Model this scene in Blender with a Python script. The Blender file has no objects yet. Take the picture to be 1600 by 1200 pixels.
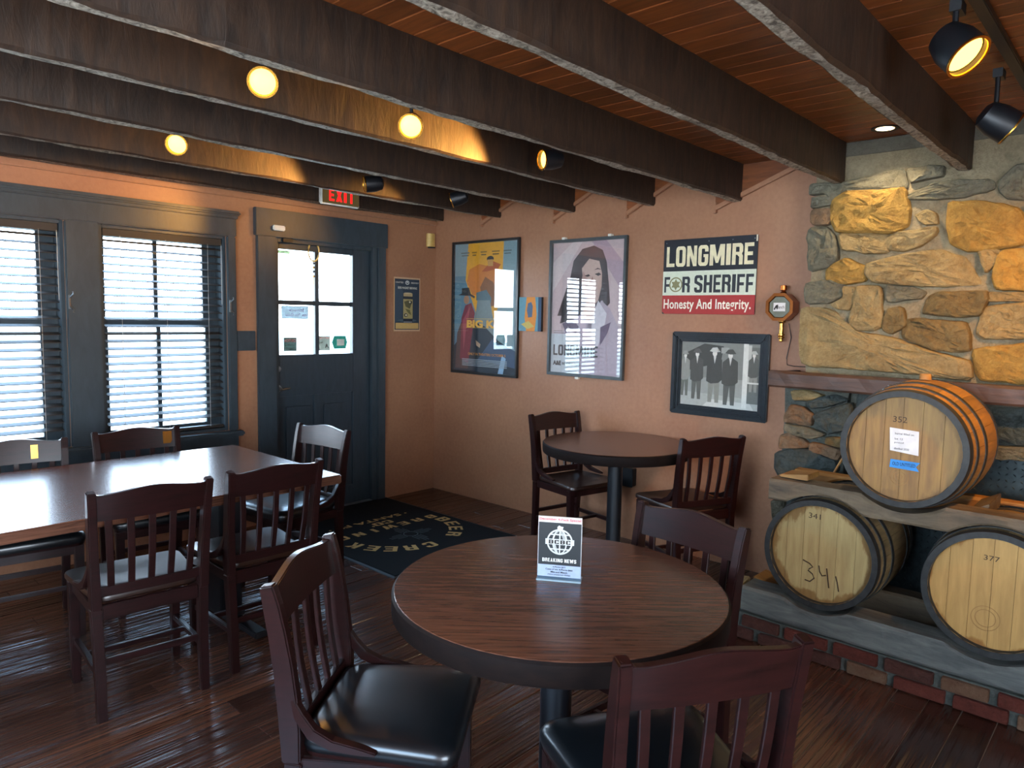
import bpy, bmesh, math, random
from mathutils import Vector, Matrix, noise
PI = math.pi
rnd = random.Random(7)
sc = bpy.context.scene
C = sc.collection

# ------------------------------------------------------------------ camera
cam_d = bpy.data.cameras.new('camera'); cam_d.sensor_width = 36.0; cam_d.lens = 25.2188; cam_d.clip_start = 0.02
cam = bpy.data.objects.new('camera', cam_d); C.objects.link(cam)
CR = [[0.675636, 0.054444, -0.735222], [-0.736968, 0.076693, -0.671562], [0.019823, 0.995567, 0.09194]]
CP = [-4.1167, -4.6722, 1.5]
cam.matrix_world = Matrix([[*CR[0], CP[0]], [*CR[1], CP[1]], [*CR[2], CP[2]], [0, 0, 0, 1]])
sc.camera = cam
# ------------------------------------------------------------------ world, light, exposure
sc.view_settings.view_transform = 'Standard'; sc.view_settings.look = 'None'
sc.view_settings.gamma = 1.0; sc.view_settings.use_curve_mapping = False
sc.view_settings.exposure = 0.58
sc.cycles.use_denoising = True
sc.cycles.max_bounces = 8; sc.cycles.transparent_max_bounces = 24
sc.cycles.sample_clamp_indirect = 6.0
sc.cycles.caustics_reflective = False; sc.cycles.caustics_refractive = False
w = bpy.data.worlds.new('sky'); sc.world = w; w.use_nodes = True
wn = w.node_tree.nodes; wl = w.node_tree.links
bg = wn['Background']
tc = wn.new('ShaderNodeTexCoord'); sp = wn.new('ShaderNodeSeparateXYZ'); rp = wn.new('ShaderNodeValToRGB')
wl.new(tc.outputs['Generated'], sp.inputs[0]); wl.new(sp.outputs['Z'], rp.inputs[0])
rp.color_ramp.elements[0].position = 0.0; rp.color_ramp.elements[0].color = (0.80, 0.90, 1.0, 1)
rp.color_ramp.elements[1].position = 0.5; rp.color_ramp.elements[1].color = (0.42, 0.68, 1.0, 1)
wl.new(rp.outputs[0], bg.inputs['Color']); bg.inputs['Strength'].default_value = 14.0

def area(name, loc, rot, sx, sy, power, col, portal=False):
    d = bpy.data.lights.new(name, 'AREA'); d.shape = 'RECTANGLE'; d.size = sx; d.size_y = sy
    d.energy = power; d.color = col
    if portal: d.cycles.is_portal = True
    o = bpy.data.objects.new(name, d); C.objects.link(o); o.location = loc; o.rotation_euler = rot
    return o
# portals in the real window and door-glass openings (guide the sky light in)
area('window_portal', (-2.25, 0.14, 1.36), (-PI/2, 0, 0), 0.9, 1.4, 1, (1, 1, 1), True)
area('window_portal', (-3.17, 0.14, 1.36), (-PI/2, 0, 0), 0.9, 1.4, 1, (1, 1, 1), True)
area('door_portal', (-1.15, 0.14, 1.6), (-PI/2, 0, 0), 0.7, 0.9, 1, (1, 1, 1), True)
# added fill lights, unseen, behind and beside the camera
area('added_fill_light', (-5.6, -3.0, 1.5), (0, -PI/2, 0), 1.6, 4.4, 25, (0.42, 0.70, 1.0))
area('added_fill_light', (-4.4, -6.3, 1.3), (PI/2, 0, 0), 2.0, 1.3, 18, (1.0, 0.88, 0.76))

# ------------------------------------------------------------------ node helpers
def srgb(h):
    if isinstance(h, str):
        h = h.lstrip('#'); v = [int(h[i:i+2], 16)/255 for i in (0, 2, 4)]
    else: v = list(h)
    return tuple((c/12.92 if c <= .04045 else ((c+.055)/1.055)**2.4) for c in v) + (1.0,)

class NT:
    def __init__(s, name):
        s.m = bpy.data.materials.new(name); s.m.use_nodes = True
        s.n = s.m.node_tree.nodes; s.l = s.m.node_tree.links
        s.p = s.n['Principled BSDF']
    def new(s, t, **k):
        n = s.n.new(t)
        for a, b in k.items(): setattr(n, a, b)
        return n
    def link(s, a, b): s.l.new(a, b)
    def coords(s, kind='Object', scale=(1, 1, 1)):
        if kind == 'World':
            o = s.new('ShaderNodeNewGeometry').outputs['Position']
        else:
            o = s.new('ShaderNodeTexCoord').outputs[kind]
        mp = s.new('ShaderNodeMapping'); mp.inputs['Scale'].default_value = scale
        s.link(o, mp.inputs[0]); s.map = mp
        return mp.outputs[0]
    def noise(s, vec, scale=5, detail=4, rough=.5, dist=0):
        n = s.new('ShaderNodeTexNoise'); n.inputs['Scale'].default_value = scale
        n.inputs['Detail'].default_value = detail; n.inputs['Roughness'].default_value = rough
        n.inputs['Distortion'].default_value = dist
        s.link(vec, n.inputs['Vector']); return n.outputs['Fac']
    def ramp(s, fac, stops):
        r = s.new('ShaderNodeValToRGB'); e = r.color_ramp.elements
        while len(e) > 1: e.remove(e[-1])
        e[0].position = stops[0][0]; e[0].color = stops[0][1]
        for p, c in stops[1:]:
            x = e.new(p); x.color = c
        s.link(fac, r.inputs[0]); return r.outputs[0]
    def mix(s, fac, a, b, mode='MIX'):
        m = s.new('ShaderNodeMix'); m.data_type = 'RGBA'; m.blend_type = mode
        for sock, v in ((m.inputs[0], fac), (m.inputs[6], a), (m.inputs[7], b)):
            if hasattr(v, 'is_linked') or hasattr(v, 'links'): s.link(v, sock)
            else: sock.default_value = v
        return m.outputs[2]
    def bump(s, h, strength=.3, dist=.01):
        b = s.new('ShaderNodeBump'); b.inputs['Strength'].default_value = strength
        b.inputs['Distance'].default_value = dist
        s.link(h, b.inputs['Height']); s.link(b.outputs[0], s.p.inputs['Normal'])
    def set(s, rough=.5, metal=0, coat=0, spec=.5, base=None):
        s.p.inputs['Roughness'].default_value = rough; s.p.inputs['Metallic'].default_value = metal
        s.p.inputs['Coat Weight'].default_value = coat; s.p.inputs['Specular IOR Level'].default_value = spec
        s.p.inputs['Coat Roughness'].default_value = .12
        if base is not None:
            if hasattr(base, 'links'): s.link(base, s.p.inputs['Base Color'])
            else: s.p.inputs['Base Color'].default_value = base

def plain(name, col, rough=.5, metal=0, coat=0, var=.12, scale=20, spec=.5, bump=0):
    t = NT(name); v = t.coords('Object')
    f = t.noise(v, scale, 4)
    c = srgb(col)
    d = tuple(x*(1-var) for x in c[:3])+(1,); l = tuple(min(1, x*(1+var)) for x in c[:3])+(1,)
    t.set(rough, metal, coat, spec, t.ramp(f, [(.3, d), (.7, l)]))
    if bump: t.bump(f, bump, .003)
    return t.m

def wood(name, c1, c2, rough=.4, coat=0, grain=(1, 12, 12), coord='Object', bump=.15, scale=3, objvar=0, spec=.5, knots=False):
    t = NT(name); v = t.coords(coord, grain)
    if coord == 'World' or objvar:
        oi = t.new('ShaderNodeObjectInfo')
        vm = t.new('ShaderNodeVectorMath', operation='ADD'); vs = t.new('ShaderNodeVectorMath', operation='SCALE')
        cmb = t.new('ShaderNodeCombineXYZ')
        for i in range(3): t.link(oi.outputs['Random'], cmb.inputs[i])
        t.link(cmb.outputs[0], vs.inputs[0]); vs.inputs['Scale'].default_value = 37.0
        t.link(v, vm.inputs[0]); t.link(vs.outputs[0], vm.inputs[1]); v = vm.outputs[0]
    f = t.noise(v, scale, 8, .62, .6)
    col = t.ramp(f, [(.28, srgb(c1)), (.72, srgb(c2))])
    if objvar:
        r = t.ramp(oi.outputs['Random'], [(0, (1-objvar, 1-objvar, 1-objvar, 1)), (1, (1+objvar, 1+objvar*.8, 1+objvar*.6, 1))])
        col = t.mix(1.0, col, r, 'MULTIPLY')
    t.set(rough, 0, coat, spec, col)
    if bump: t.bump(f, bump, .004)
    return t.m

def emis(name, col, s):
    t = NT(name); t.p.inputs['Base Color'].default_value = (0, 0, 0, 1)
    t.p.inputs['Emission Color'].default_value = col; t.p.inputs['Emission Strength'].default_value = s
    return t.m

def glass(name, tint=(1, 1, 1, 1), ior=1.5, rough=0.0):
    t = NT(name); t.n.remove(t.p)
    out = t.n['Material Output']
    tr = t.new('ShaderNodeBsdfTransparent'); tr.inputs[0].default_value = tint
    gl = t.new('ShaderNodeBsdfGlossy'); gl.inputs['Roughness'].default_value = rough
    # same reflectance from either side of the thin pane: F0 + (1-F0) * facing^5
    lw = t.new('ShaderNodeLayerWeight'); lw.inputs['Blend'].default_value = .5
    pw = t.new('ShaderNodeMath', operation='POWER'); t.link(lw.outputs['Facing'], pw.inputs[0]); pw.inputs[1].default_value = 5.0
    f0 = ((ior-1)/(ior+1))**2
    fr = t.new('ShaderNodeMath', operation='MULTIPLY_ADD'); t.link(pw.outputs[0], fr.inputs[0]); fr.inputs[1].default_value = 1-f0; fr.inputs[2].default_value = f0
    mx = t.new('ShaderNodeMixShader')
    t.link(fr.outputs[0], mx.inputs[0]); t.link(tr.outputs[0], mx.inputs[1]); t.link(gl.outputs[0], mx.inputs[2])
    t.link(mx.outputs[0], out.inputs[0]); return t.m

def attr_mat(name, rough=.55, coat=0, spec=.4, var=.1):
    t = NT(name); a = t.new('ShaderNodeAttribute', attribute_name='ink')
    v = t.coords('Object'); f = t.noise(v, 60, 3)
    r = t.ramp(f, [(.3, (1-var,)*3+(1,)), (.7, (1, 1, 1, 1))])
    t.set(rough, 0, coat, spec, t.mix(1.0, a.outputs['Color'], r, 'MULTIPLY')); return t.m

# ------------------------------------------------------------------ materials
M = {}
t = NT('terracotta_plaster'); v = t.coords('World'); f = t.noise(v, 2.2, 6, .6); f2 = t.noise(v, 40, 3)
t.set(.42, 0, 0, .45, t.mix(.25, t.ramp(f, [(.3, srgb('#8f6248')), (.7, srgb('#a37556'))]), t.ramp(f2, [(.3, srgb('#885e47')), (.7, srgb('#ab8063'))])))
t.bump(t.noise(v, 14, 6, .6), .25, .006); M['wall'] = t.m
M['trim'] = wood('haze_tinted_trim', '#28333a', '#364249', .4, 0, (3, 3, 1), 'World', .2, 6)  # blue-grey lens haze put into the trim's base colour
M['door'] = wood('haze_tinted_door_wood', '#242f36', '#313d45', .36, 0, (6, 6, 1), 'World', .15, 6)  # door wood, the same bluish haze mixed into its colour
M['beam'] = wood('dark_hewn_beam', '#140d09', '#3c291b', .6, 0, (6, 6, 1.3), 'World', .9, 5)
t = NT('pale_beam_underside'); v = t.coords('World', (1, 1, 1)); f = t.noise(v, 38, 5, .7, 1.2)  # paler mottled strip for the beam undersides
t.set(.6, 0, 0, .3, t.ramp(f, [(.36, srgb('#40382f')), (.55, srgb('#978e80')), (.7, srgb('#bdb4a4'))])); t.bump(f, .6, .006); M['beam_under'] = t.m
M['ceil'] = wood('stained_glow_tinted_board', '#5a2e14', '#925226', .42, 0, (9, 1, 9), 'World', .3, 4, .22)  # reddish-brown boards, orange raised to carry the lamps' amber glow
# floor: hand-scraped plank, ridges along x
t = NT('scraped_floor_plank'); v = t.coords('World', (1.2, 26, 26)); oi = t.new('ShaderNodeObjectInfo')
f = t.noise(v, 2.2, 6, .6, .3); v2 = t.coords('World', (.5, 30, 1)); f2 = t.noise(v2, 1.6, 2, .5, .2)
c = t.ramp(f, [(.25, srgb('#34201a')), (.75, srgb('#664233'))])
r = t.ramp(oi.outputs['Random'], [(0, (.42, .36, .36, 1)), (.6, (.85, .80, .80, 1)), (1, (1.3, 1.1, .9, 1))])
t.set(.17, 0, 0, .8, t.mix(1.0, c, r, 'MULTIPLY')); t.bump(f2, .9, .010); M['plank'] = t.m
M['grout'] = plain('floor_joint', '#80705f', .6)  # joints lightened to stand for light reflecting off their edges
M['maho'] = wood('dark_mahogany', '#140908', '#2a1211', .3, .1, (2, 2, 14), 'Object', .03, 5, 0, .35)
M['maho_seat'] = wood('dark_wood_seat', '#1a0e0b', '#30190f', .3, .15, (2, 14, 2), 'Object', .03, 5)
M['tabletop'] = wood('stained_table_top', '#3a231b', '#704937', .26, .08, (1.0, 15, 15), 'Object', 0, 5.5, 0, .4)
M['edge'] = wood('dark_table_edge', '#0f0b0b', '#1c1310', .6, 0, (3, 3, 12), 'Object', .1, 6, 0, .12)
M['black'] = plain('black_metal', '#12151a', .42, .2)
M['vinyl'] = plain('black_vinyl', '#0d1013', .3, 0, .2, .15, 9, .6, .12)
M['mat'] = plain('black_rubber_pile', '#14191c', .9, 0, 0, .3, 260, .2, .5)
M['mat_ink'] = plain('tan_mat_lettering', '#c9a566', .9, 0, 0, .15, 200)
M['mat_grey'] = plain('grey_mat_lettering', '#49575c', .9, 0, 0, .15, 200)
M['glass'] = glass('window_glass')
M['pic_glass'] = glass('picture_glass', (1, 1, 1, 1), 1.75, .004)
M['slat'] = wood('blind_slat_wood', '#1f1c19', '#2e2924', .6, 0, (1, 8, 8), 'Object', .03, 5)
M['cord'] = plain('blind_cord', '#b8b4aa', .7)
M['brass'] = plain('brass', '#b98b45', .25, 1)
M['copper'] = plain('aged_copper_brass', '#9a5a2e', .28, 1)
M['nickel'] = plain('brushed_nickel', '#9aa2a6', .3, 1)
M['white'] = plain('white_plastic', '#d8d6cc', .45)
M['beige'] = plain('beige_plastic', '#c9a960', .45)
M['paper'] = plain('paper', '#cfcfcf', .7)
M['blue_tape'] = plain('blue_masking_tape', '#2a7fc4', .65)
M['ink'] = plain('dark_ink', '#1e1a18', .8)
M['marker'] = plain('brown_marker', '#3a2a1a', .8)
M['stamp'] = plain('branded_stamp', '#8f6a3c', .8)
M['red_em'] = emis('exit_red', (1, .01, .01, 1), 1.6)
M['exit_face'] = emis('exit_face_glow', srgb('#5b4a2a'), .55)
M['lamp'] = emis('warm_bulb', (1.0, .46, .045, 1), 9)
M['lamp2'] = emis('downlight_bulb', (1.0, .72, .36, 1), 9)
M['lampring'] = plain('lamp_reflector', '#d9a040', .25, 1)
M['print'] = attr_mat('printed_paper')
M['printg'] = attr_mat('printed_board', .45, .1)
M['frame_black'] = plain('black_picture_frame', '#15181a', .35, 0, .2)
M['frame_steel'] = plain('grey_metal_frame', '#4c5254', .4, .4)
M['frame_blue'] = wood('blue_black_frame', '#0e161b', '#1a262d', .3, .2, (4, 4, 4), 'Object', .05, 8)
def stone(name, a, b, c3):
    t = NT(name); v = t.coords('World'); f = t.noise(v, 9, 10, .72, .5); f2 = t.noise(v, 60, 6, .7)
    col = t.mix(.4, t.ramp(f, [(.3, srgb(a)), (.5, srgb(b)), (.7, srgb(c3))]), t.ramp(f2, [(.3, srgb(a)), (.7, srgb(c3))]))
    t.set(.85, 0, 0, .25, col)
    h = t.mix(.5, t.noise(v, 22, 8, .75), f2); t.bump(h, 1.0, .022); return t.m
M['stone_gold'] = stone('gold_sandstone', '#73572e', '#9d7b3f', '#b99750')
M['stone_tan'] = stone('tan_fieldstone', '#6b5a3e', '#8f7b54', '#ad9a70')
M['stone_grey'] = stone('grey_fieldstone', '#4c4a40', '#6c6959', '#868370')
M['stone_brown'] = stone('brown_fieldstone', '#51432e', '#71603f', '#8b7750')
M['stone_slate'] = stone('slate_stone', '#2c3434', '#414b4a', '#5a6462')
M['stone_rust'] = stone('rust_stone', '#5a4838', '#78614b', '#937b61')
M['mortar'] = stone('trowelled_mortar', '#6f6550', '#90846a', '#a89b7e')
M['mortar_dark'] = stone('dark_mortar', '#3c423f', '#565b56', '#6a6e66')  # darker grey mortar below the mantel and in the hearth
for i, (a, b, c3) in enumerate((('#471f18', '#5e2b21', '#70392c'), ('#38201b', '#4b2a22', '#5e3b30'), ('#5c3a28', '#6e4f3a', '#806852'))):
    M['brick%d' % i] = stone('red_brick_%s' % ('deep', 'dark', 'pale')[i], a, b, c3)
M['timber'] = wood('weathered_timber', '#393c3b', '#6a6c66', .75, 0, (6, 1, 6), 'Object', .8, 5)
M['timber_b'] = wood('brown_weathered_timber', '#3c3227', '#73634c', .75, 0, (6, 1, 6), 'Object', .9, 4)
M['mantel'] = wood('hewn_mantel_wood', '#2c211b', '#53392a', .5, 0, (6, .8, 6), 'Object', .8, 5)
M['board'] = wood('yellow_lumber', '#7a5428', '#a67a40', .6, 0, (5, 1, 5), 'Object', .2, 5)
M['hoop'] = plain('dark_iron_hoop', '#2b2c2b', .55, .3, 0, .4, 30)
M['stave'] = wood('oak_stave', '#6f4f26', '#a57734', .5, 0, (1, 9, 9), 'Object', .3, 4, .18)
M['stave_old'] = wood('weathered_oak_stave', '#5f4d33', '#937a50', .6, 0, (1, 9, 9), 'Object', .3, 4, .18)
M['firebox_dark'] = plain('near_black_firebox', '#0b0e10', .9)  # near-black surface for the firebox back
M['plate'] = plain('steel_tread_plate', '#3c4648', .35, .8, 0, .3, 30)
M['concrete'] = stone('grey_parge', '#5b584e', '#6a665a', '#767264')
M['teal'] = plain('teal_rag', '#3f6e68', .8)

def head_mat(name, base1, base2, stain1, stain2, r, wob, amt=1.0):
    """oak barrel head: grain runs vertically, spirit stain ring near the rim (a mark of its own on the wood)"""
    t = NT(name); v = t.coords('Object', (8, 8, 1)); f = t.noise(v, 4, 8, .6, .4)
    a = t.ramp(f, [(.3, srgb(base1)), (.7, srgb(base2))]); b = t.ramp(f, [(.3, srgb(stain1)), (.7, srgb(stain2))])
    v2 = t.coords('Object'); ln = t.new('ShaderNodeVectorMath', operation='LENGTH')
    mp = t.map; mp.inputs['Scale'].default_value = (0, 1, 1); t.link(v2, ln.inputs[0])
    v3 = t.coords('Object', (0, 9, 4)); n = t.noise(v3, 1.5, 5, .6)
    ad = t.new('ShaderNodeMath', operation='MULTIPLY_ADD'); t.link(n, ad.inputs[0]); ad.inputs[1].default_value = wob; t.link(ln.outputs['Value'], ad.inputs[2])
    m = t.ramp(ad.outputs[0], [(r, (0, 0, 0, 1)), (r+.012, (amt,)*3+(1,))])
    t.set(.55, 0, 0, .4, t.mix(m, a, b)); t.bump(f, .2, .002); return t.m
M['head_a'] = head_mat('oak_head_brown', '#6f5230', '#98763f', '#614524', '#83643a', .30, .2, .6)
M['head_b'] = head_mat('oak_head_pale', '#93794c', '#b09a68', '#72532a', '#8d6d3e', .25, .12)
M['head_c'] = head_mat('oak_head_golden', '#9c7640', '#bb9253', '#7c521f', '#996a2e', .26, .10)

# ------------------------------------------------------------------ object helpers
def link(name, me, parent=None, loc=None, rot=None):
    o = bpy.data.objects.new(name, me); C.objects.link(o)
    if parent: o.parent = parent
    if loc: o.location = loc
    if rot: o.rotation_euler = rot
    return o
def tag(o, label=None, cat=None, group=None, kind=None):
    if label: o['label'] = label
    if cat: o['category'] = cat
    if group: o['group'] = group
    if kind: o['kind'] = kind
    return o
def thing(name, label, cat, loc=(0, 0, 0), rz=0, group=None):
    return tag(link(name, None, None, loc, (0, 0, rz)), label, cat, group)

class MB:
    def __init__(s): s.b = bmesh.new()
    def face(s, vs):
        try: return s.b.faces.new(vs)
        except ValueError: return None
    def box(s, x0, x1, y0, y1, z0, z1):
        v = [s.b.verts.new((x, y, z)) for x in (x0, x1) for y in (y0, y1) for z in (z0, z1)]
        for f in ((0, 1, 3, 2), (4, 6, 7, 5), (0, 4, 5, 1), (2, 3, 7, 6), (0, 2, 6, 4), (1, 5, 7, 3)): s.face([v[i] for i in f])
        return s
    def hexa(s, bot, top):
        b = [s.b.verts.new(p) for p in bot]; t = [s.b.verts.new(p) for p in top]; n = len(b)
        s.face(b[::-1]); s.face(t)
        for i in range(n): s.face([b[i], b[(i+1) % n], t[(i+1) % n], t[i]])
        return s
    def loft(s, rings, cap=True, closed=True):
        R = [[s.b.verts.new(p) for p in r] for r in rings]; n = len(R[0])
        for a, b in zip(R, R[1:]):
            for i in range(n if closed else n-1): s.face([a[i], a[(i+1) % n], b[(i+1) % n], b[i]])
        if cap: s.face(R[0][::-1]); s.face(R[-1])
        return s
    def lathe(s, prof, n=24, axis='z', c=(0, 0, 0), cap=True):
        rings = []
        for r, h in prof:
            ring = []
            for i in range(n):
                a = 2*PI*i/n; u, v = max(r, 1e-4)*math.cos(a), max(r, 1e-4)*math.sin(a)
                p = {'z': (u, v, h), 'x': (h, u, v), 'y': (v, h, u)}[axis]
                ring.append((p[0]+c[0], p[1]+c[1], p[2]+c[2]))
            rings.append(ring)
        return s.loft(rings, cap)
    def tube(s, pts, r, n=8, cap=True, flat=None):
        pts = [Vector(p) for p in pts]; rings = []; up = Vector((0, 0, 1))
        for i, p in enumerate(pts):
            d = (pts[min(i+1, len(pts)-1)]-pts[max(i-1, 0)]).normalized()
            a = d.cross(up)
            if a.length < 1e-3: a = d.cross(Vector((1, 0, 0)))
            a.normalize(); b = a.cross(d).normalized()
            rr = r[i] if isinstance(r, (list, tuple)) else r
            rings.append([p+a*rr*math.cos(2*PI*k/n)+b*rr*math.sin(2*PI*k/n) for k in range(n)])
        return s.loft(rings, cap)
    def prism(s, poly, h0, h1, axis='y'):
        """polygon in the two other axes, extruded along axis"""
        def P(u, v, h): return {'y': (u, h, v), 'x': (h, u, v), 'z': (u, v, h)}[axis]
        return s.hexa([P(u, v, h0) for u, v in poly], [P(u, v, h1) for u, v in poly])
    def done(s, name, mat, parent=None, smooth=False, bevel=0, loc=None, rot=None, segs=2):
        bmesh.ops.recalc_face_normals(s.b, faces=s.b.faces)
        if bevel:
            es = [e for e in s.b.edges if len(e.link_faces) == 2 and e.calc_face_angle(0) > .6]
            bmesh.ops.bevel(s.b, geom=es, offset=bevel, segments=segs, affect='EDGES', clamp_overlap=True)
        if smooth:
            for f in s.b.faces: f.smooth = True
            for e in s.b.edges:
                if len(e.link_faces) == 2 and e.calc_face_angle(0) > .7: e.smooth = False
        me = bpy.data.meshes.new(name); s.b.to_mesh(me); s.b.free()
        for m in (mat if isinstance(mat, (list, tuple)) else [mat]): me.materials.append(M[m] if isinstance(m, str) else m)
        return link(name, me, parent, loc, rot)

def quickbox(name, mat, parent, a, bevel=0, **k): return MB().box(*a).done(name, mat, parent, bevel=bevel, **k)

# flat lettering: returns a mesh fitted exactly into w x h, lying in local x (right) / y (up)
def text_mesh(body, w, h, bold=0.0, shear=0, spacing=1.0, arc=None, depth=.0006):
    cu = bpy.data.curves.new('lettering', 'FONT'); cu.body = body; cu.size = 1; cu.offset = bold; cu.shear = shear
    cu.space_character = spacing; cu.align_x = 'CENTER'; cu.resolution_u = 3; cu.extrude = .02
    o = bpy.data.objects.new('lettering', cu); C.objects.link(o)
    dg = bpy.context.evaluated_depsgraph_get(); dg.update()
    me = bpy.data.meshes.new_from_object(o.evaluated_get(dg)); bpy.data.objects.remove(o); bpy.data.curves.remove(cu)
    xs = [v.co.x for v in me.vertices]; ys = [v.co.y for v in me.vertices]
    x0, x1, y0, y1 = min(xs), max(xs), min(ys), max(ys)
    for v in me.vertices:
        v.co.x = ((v.co.x-x0)/(x1-x0)-.5)*w; v.co.y = ((v.co.y-y0)/(y1-y0)-.5)*h; v.co.z = v.co.z/.02*depth/2
    return me
def lettering(body, w, h, mat, parent, cx, cz, d, name='lettering', plane='wall', rot=0, flip=False, **k):
    """on a wall panel: local x right, z up, front at -y"""
    me = text_mesh(body, w, h, **k)
    R = Matrix.Rotation(rot, 4, 'Z')
    if flip: me.transform(Matrix.Scale(-1, 4, (1, 0, 0)))
    me.transform(R)
    if plane == 'wall': me.transform(Matrix(((1, 0, 0, cx), (0, 0, -1, -d), (0, 1, 0, cz), (0, 0, 0, 1))))
    elif plane == 'floor': me.transform(Matrix.Translation((cx, cz, d)))
    me.materials.clear(); me.materials.append(M[mat])
    return link(name, me, parent)

def printed(name, w, h, shapes, parent, x0, z0, d, mat='print', thick=.0012):
    """flat print: shapes = (colour, [(u,v)..]) with u,v in 0..1; later shapes lie a hair further forward"""
    b = bmesh.new(); lay = b.loops.layers.float_color.new('ink')
    for i, (col, pts) in enumerate(shapes):
        c = srgb(col); y = -d-i*.00006
        vs = [b.verts.new((x0+u*w, y, z0+v*h)) for u, v in pts]
        fs = [b.faces.new(vs)]
        if len(vs) > 4: fs = bmesh.ops.triangulate(b, faces=fs)['faces']
        for f in fs:
            for l in f.loops: l[lay] = c
    me = bpy.data.meshes.new(name); b.to_mesh(me); b.free(); me.materials.append(M[mat])
    return link(name, me, parent)
def RECT(a, b, c, d): return [(a, c), (b, c), (b, d), (a, d)]
def ELL(cx, cy, rx, ry, n=18, a0=0, a1=2*PI): return [(cx+rx*math.cos(a0+(a1-a0)*i/(n-1 if a1-a0 < 6.2 else n)), cy+ry*math.sin(a0+(a1-a0)*i/(n-1 if a1-a0 < 6.2 else n))) for i in range(n)]

# heavy condensed sign letters, each built from flat polygons in a unit cell
def block_letter(ch, a=.34, b=.17):
    q = lambda x0, x1, z0, z1: [(x0, z0), (x1, z0), (x1, z1), (x0, z1)]
    c, d = .22, .11
    def arcs(tl, tr, br, bl):
        o = []
        if tl: o.append([(0, 1-d*1.6), (a, 1-d*1.6-.02), (a, 1-b), (a+.06, 1-b), (a+.06, 1), (c, 1), (.06, 1-d*.6)])
        if tr: o.append([(1, 1-d*1.6), (1-a, 1-d*1.6-.02), (1-a, 1-b), (1-a-.06, 1-b), (1-a-.06, 1), (1-c, 1), (.94, 1-d*.6)])
        if bl: o.append([(0, d*1.6), (a, d*1.6+.02), (a, b), (a+.06, b), (a+.06, 0), (c, 0), (.06, d*.6)])
        if br: o.append([(1, d*1.6), (1-a, d*1.6+.02), (1-a, b), (1-a-.06, b), (1-a-.06, 0), (1-c, 0), (.94, d*.6)])
        return o
    k = d*1.6
    if ch == 'L': return [q(0, a, 0, 1), q(0, 1, 0, b)]
    if ch == 'I': return [q(0, 1, 0, 1)]
    if ch == 'E': return [q(0, a, 0, 1), q(0, 1, 0, b), q(0, 1, 1-b, 1), q(0, .9, .5-b/2, .5+b/2)]
    if ch == 'F': return [q(0, a, 0, 1), q(0, 1, 1-b, 1), q(0, .9, .46-b/2, .46+b/2)]
    if ch == 'H': return [q(0, a, 0, 1), q(1-a, 1, 0, 1), q(a, 1-a, .5-b/2, .5+b/2)]
    if ch == 'T': return [q(.5-a/2, .5+a/2, 0, 1), q(0, 1, 1-b, 1)]
    if ch == 'N': return [q(0, a*.9, 0, 1), q(1-a*.9, 1, 0, 1), [(0, 1), (a, 1), (1, 0), (1-a, 0)]]
    if ch == 'M': return [q(0, a*.72, 0, 1), q(1-a*.72, 1, 0, 1), [(0, 1), (a*.95, 1), (.58, .12), (.42, .12)], [(1, 1), (1-a*.95, 1), (.42, .12), (.58, .12)]]
    if ch == 'O': return [q(0, a, k, 1-k), q(1-a, 1, k, 1-k), q(a, 1-a, 1-b, 1), q(a, 1-a, 0, b)]+arcs(1, 1, 1, 1)
    if ch == 'C': return [q(0, a, k, 1-k), q(1-a, 1, 1-k-.16, 1-k), q(1-a, 1, k, k+.16), q(a, 1-a, 1-b, 1), q(a, 1-a, 0, b)]+arcs(1, 1, 1, 1)
    if ch == 'G': return [q(0, a, k, 1-k), q(1-a, 1, 1-k-.14, 1-k), q(1-a, 1, k, .52), q(.52, 1, .42, .56), q(a, 1-a, 1-b, 1), q(a, 1-a, 0, b)]+arcs(1, 1, 1, 1)
    if ch == 'S': return [q(0, a, .5+.1, 1-k), q(1-a, 1, 1-k-.12, 1-k), q(1-a, 1, k, .42), q(0, a, k, k+.12), q(a, 1-a, 1-b, 1), q(a, 1-a, 0, b), [(0, .62), (.04, .54), (.5, .42), (1-a, .36), (1, .42), (.95, .5), (.5, .62), (a, .66)]]+arcs(1, 1, 1, 1)
    if ch == 'R': return [q(0, a, 0, 1), q(a, 1-a, 1-b, 1), q(a, 1-a, .46, .46+b*.8), q(1-a, 1, .60, 1-k), [(1-a, .66), (1-a, .46), (.9, .50), (1, .62)], q(1-a, 1, 0, .40), [(.45, .50), (.9, .52), (1, .40), (1-a, .36), (.5, .44)]]+arcs(0, 1, 0, 0)
    if ch == 'B': return block_letter('R')[:4]+[q(0, 1-a, 0, b), q(1-a, 1, .15, .42), [(1-a, .66), (1-a, .34), (1, .40), (.86, .5), (1, .62)]]+arcs(0, 1, 1, 0)
    if ch == 'X': return [[(0, 1), (a*1.1, 1), (1, 0), (1-a*1.1, 0)], [(1, 1), (1-a*1.1, 1), (0, 0), (a*1.1, 0)]]
    if ch == 'K': return [q(0, a, 0, 1), [(a, .62), (.62, 1), (1, 1), (a, .36)], [(.40, .62), (.58, .70), (1, 0), (.64, 0)]]
    if ch == 'A': return [[(0, 0), (a, 0), (.5+a*.3, 1), (.5-a*.3, 1)], [(1, 0), (1-a, 0), (.5-a*.3, 1), (.5+a*.3, 1)], q(.3, .7, .2, .2+b)]
    if ch == 'W': return [[(0, 1), (a*.8, 1), (.36, 0), (.18, 0)], [(.18, 0), (.36, 0), (.56, .9), (.44, .9)], [(.82, 0), (.64, 0), (.44, .9), (.56, .9)], [(1, 1), (1-a*.8, 1), (.64, 0), (.82, 0)]]
    return [q(0, 1, 0, 1)]
LW = {'I': .42, 'M': 1.45, 'W': 1.6, 'L': .85, 'F': .85, 'E': .85}
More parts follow.
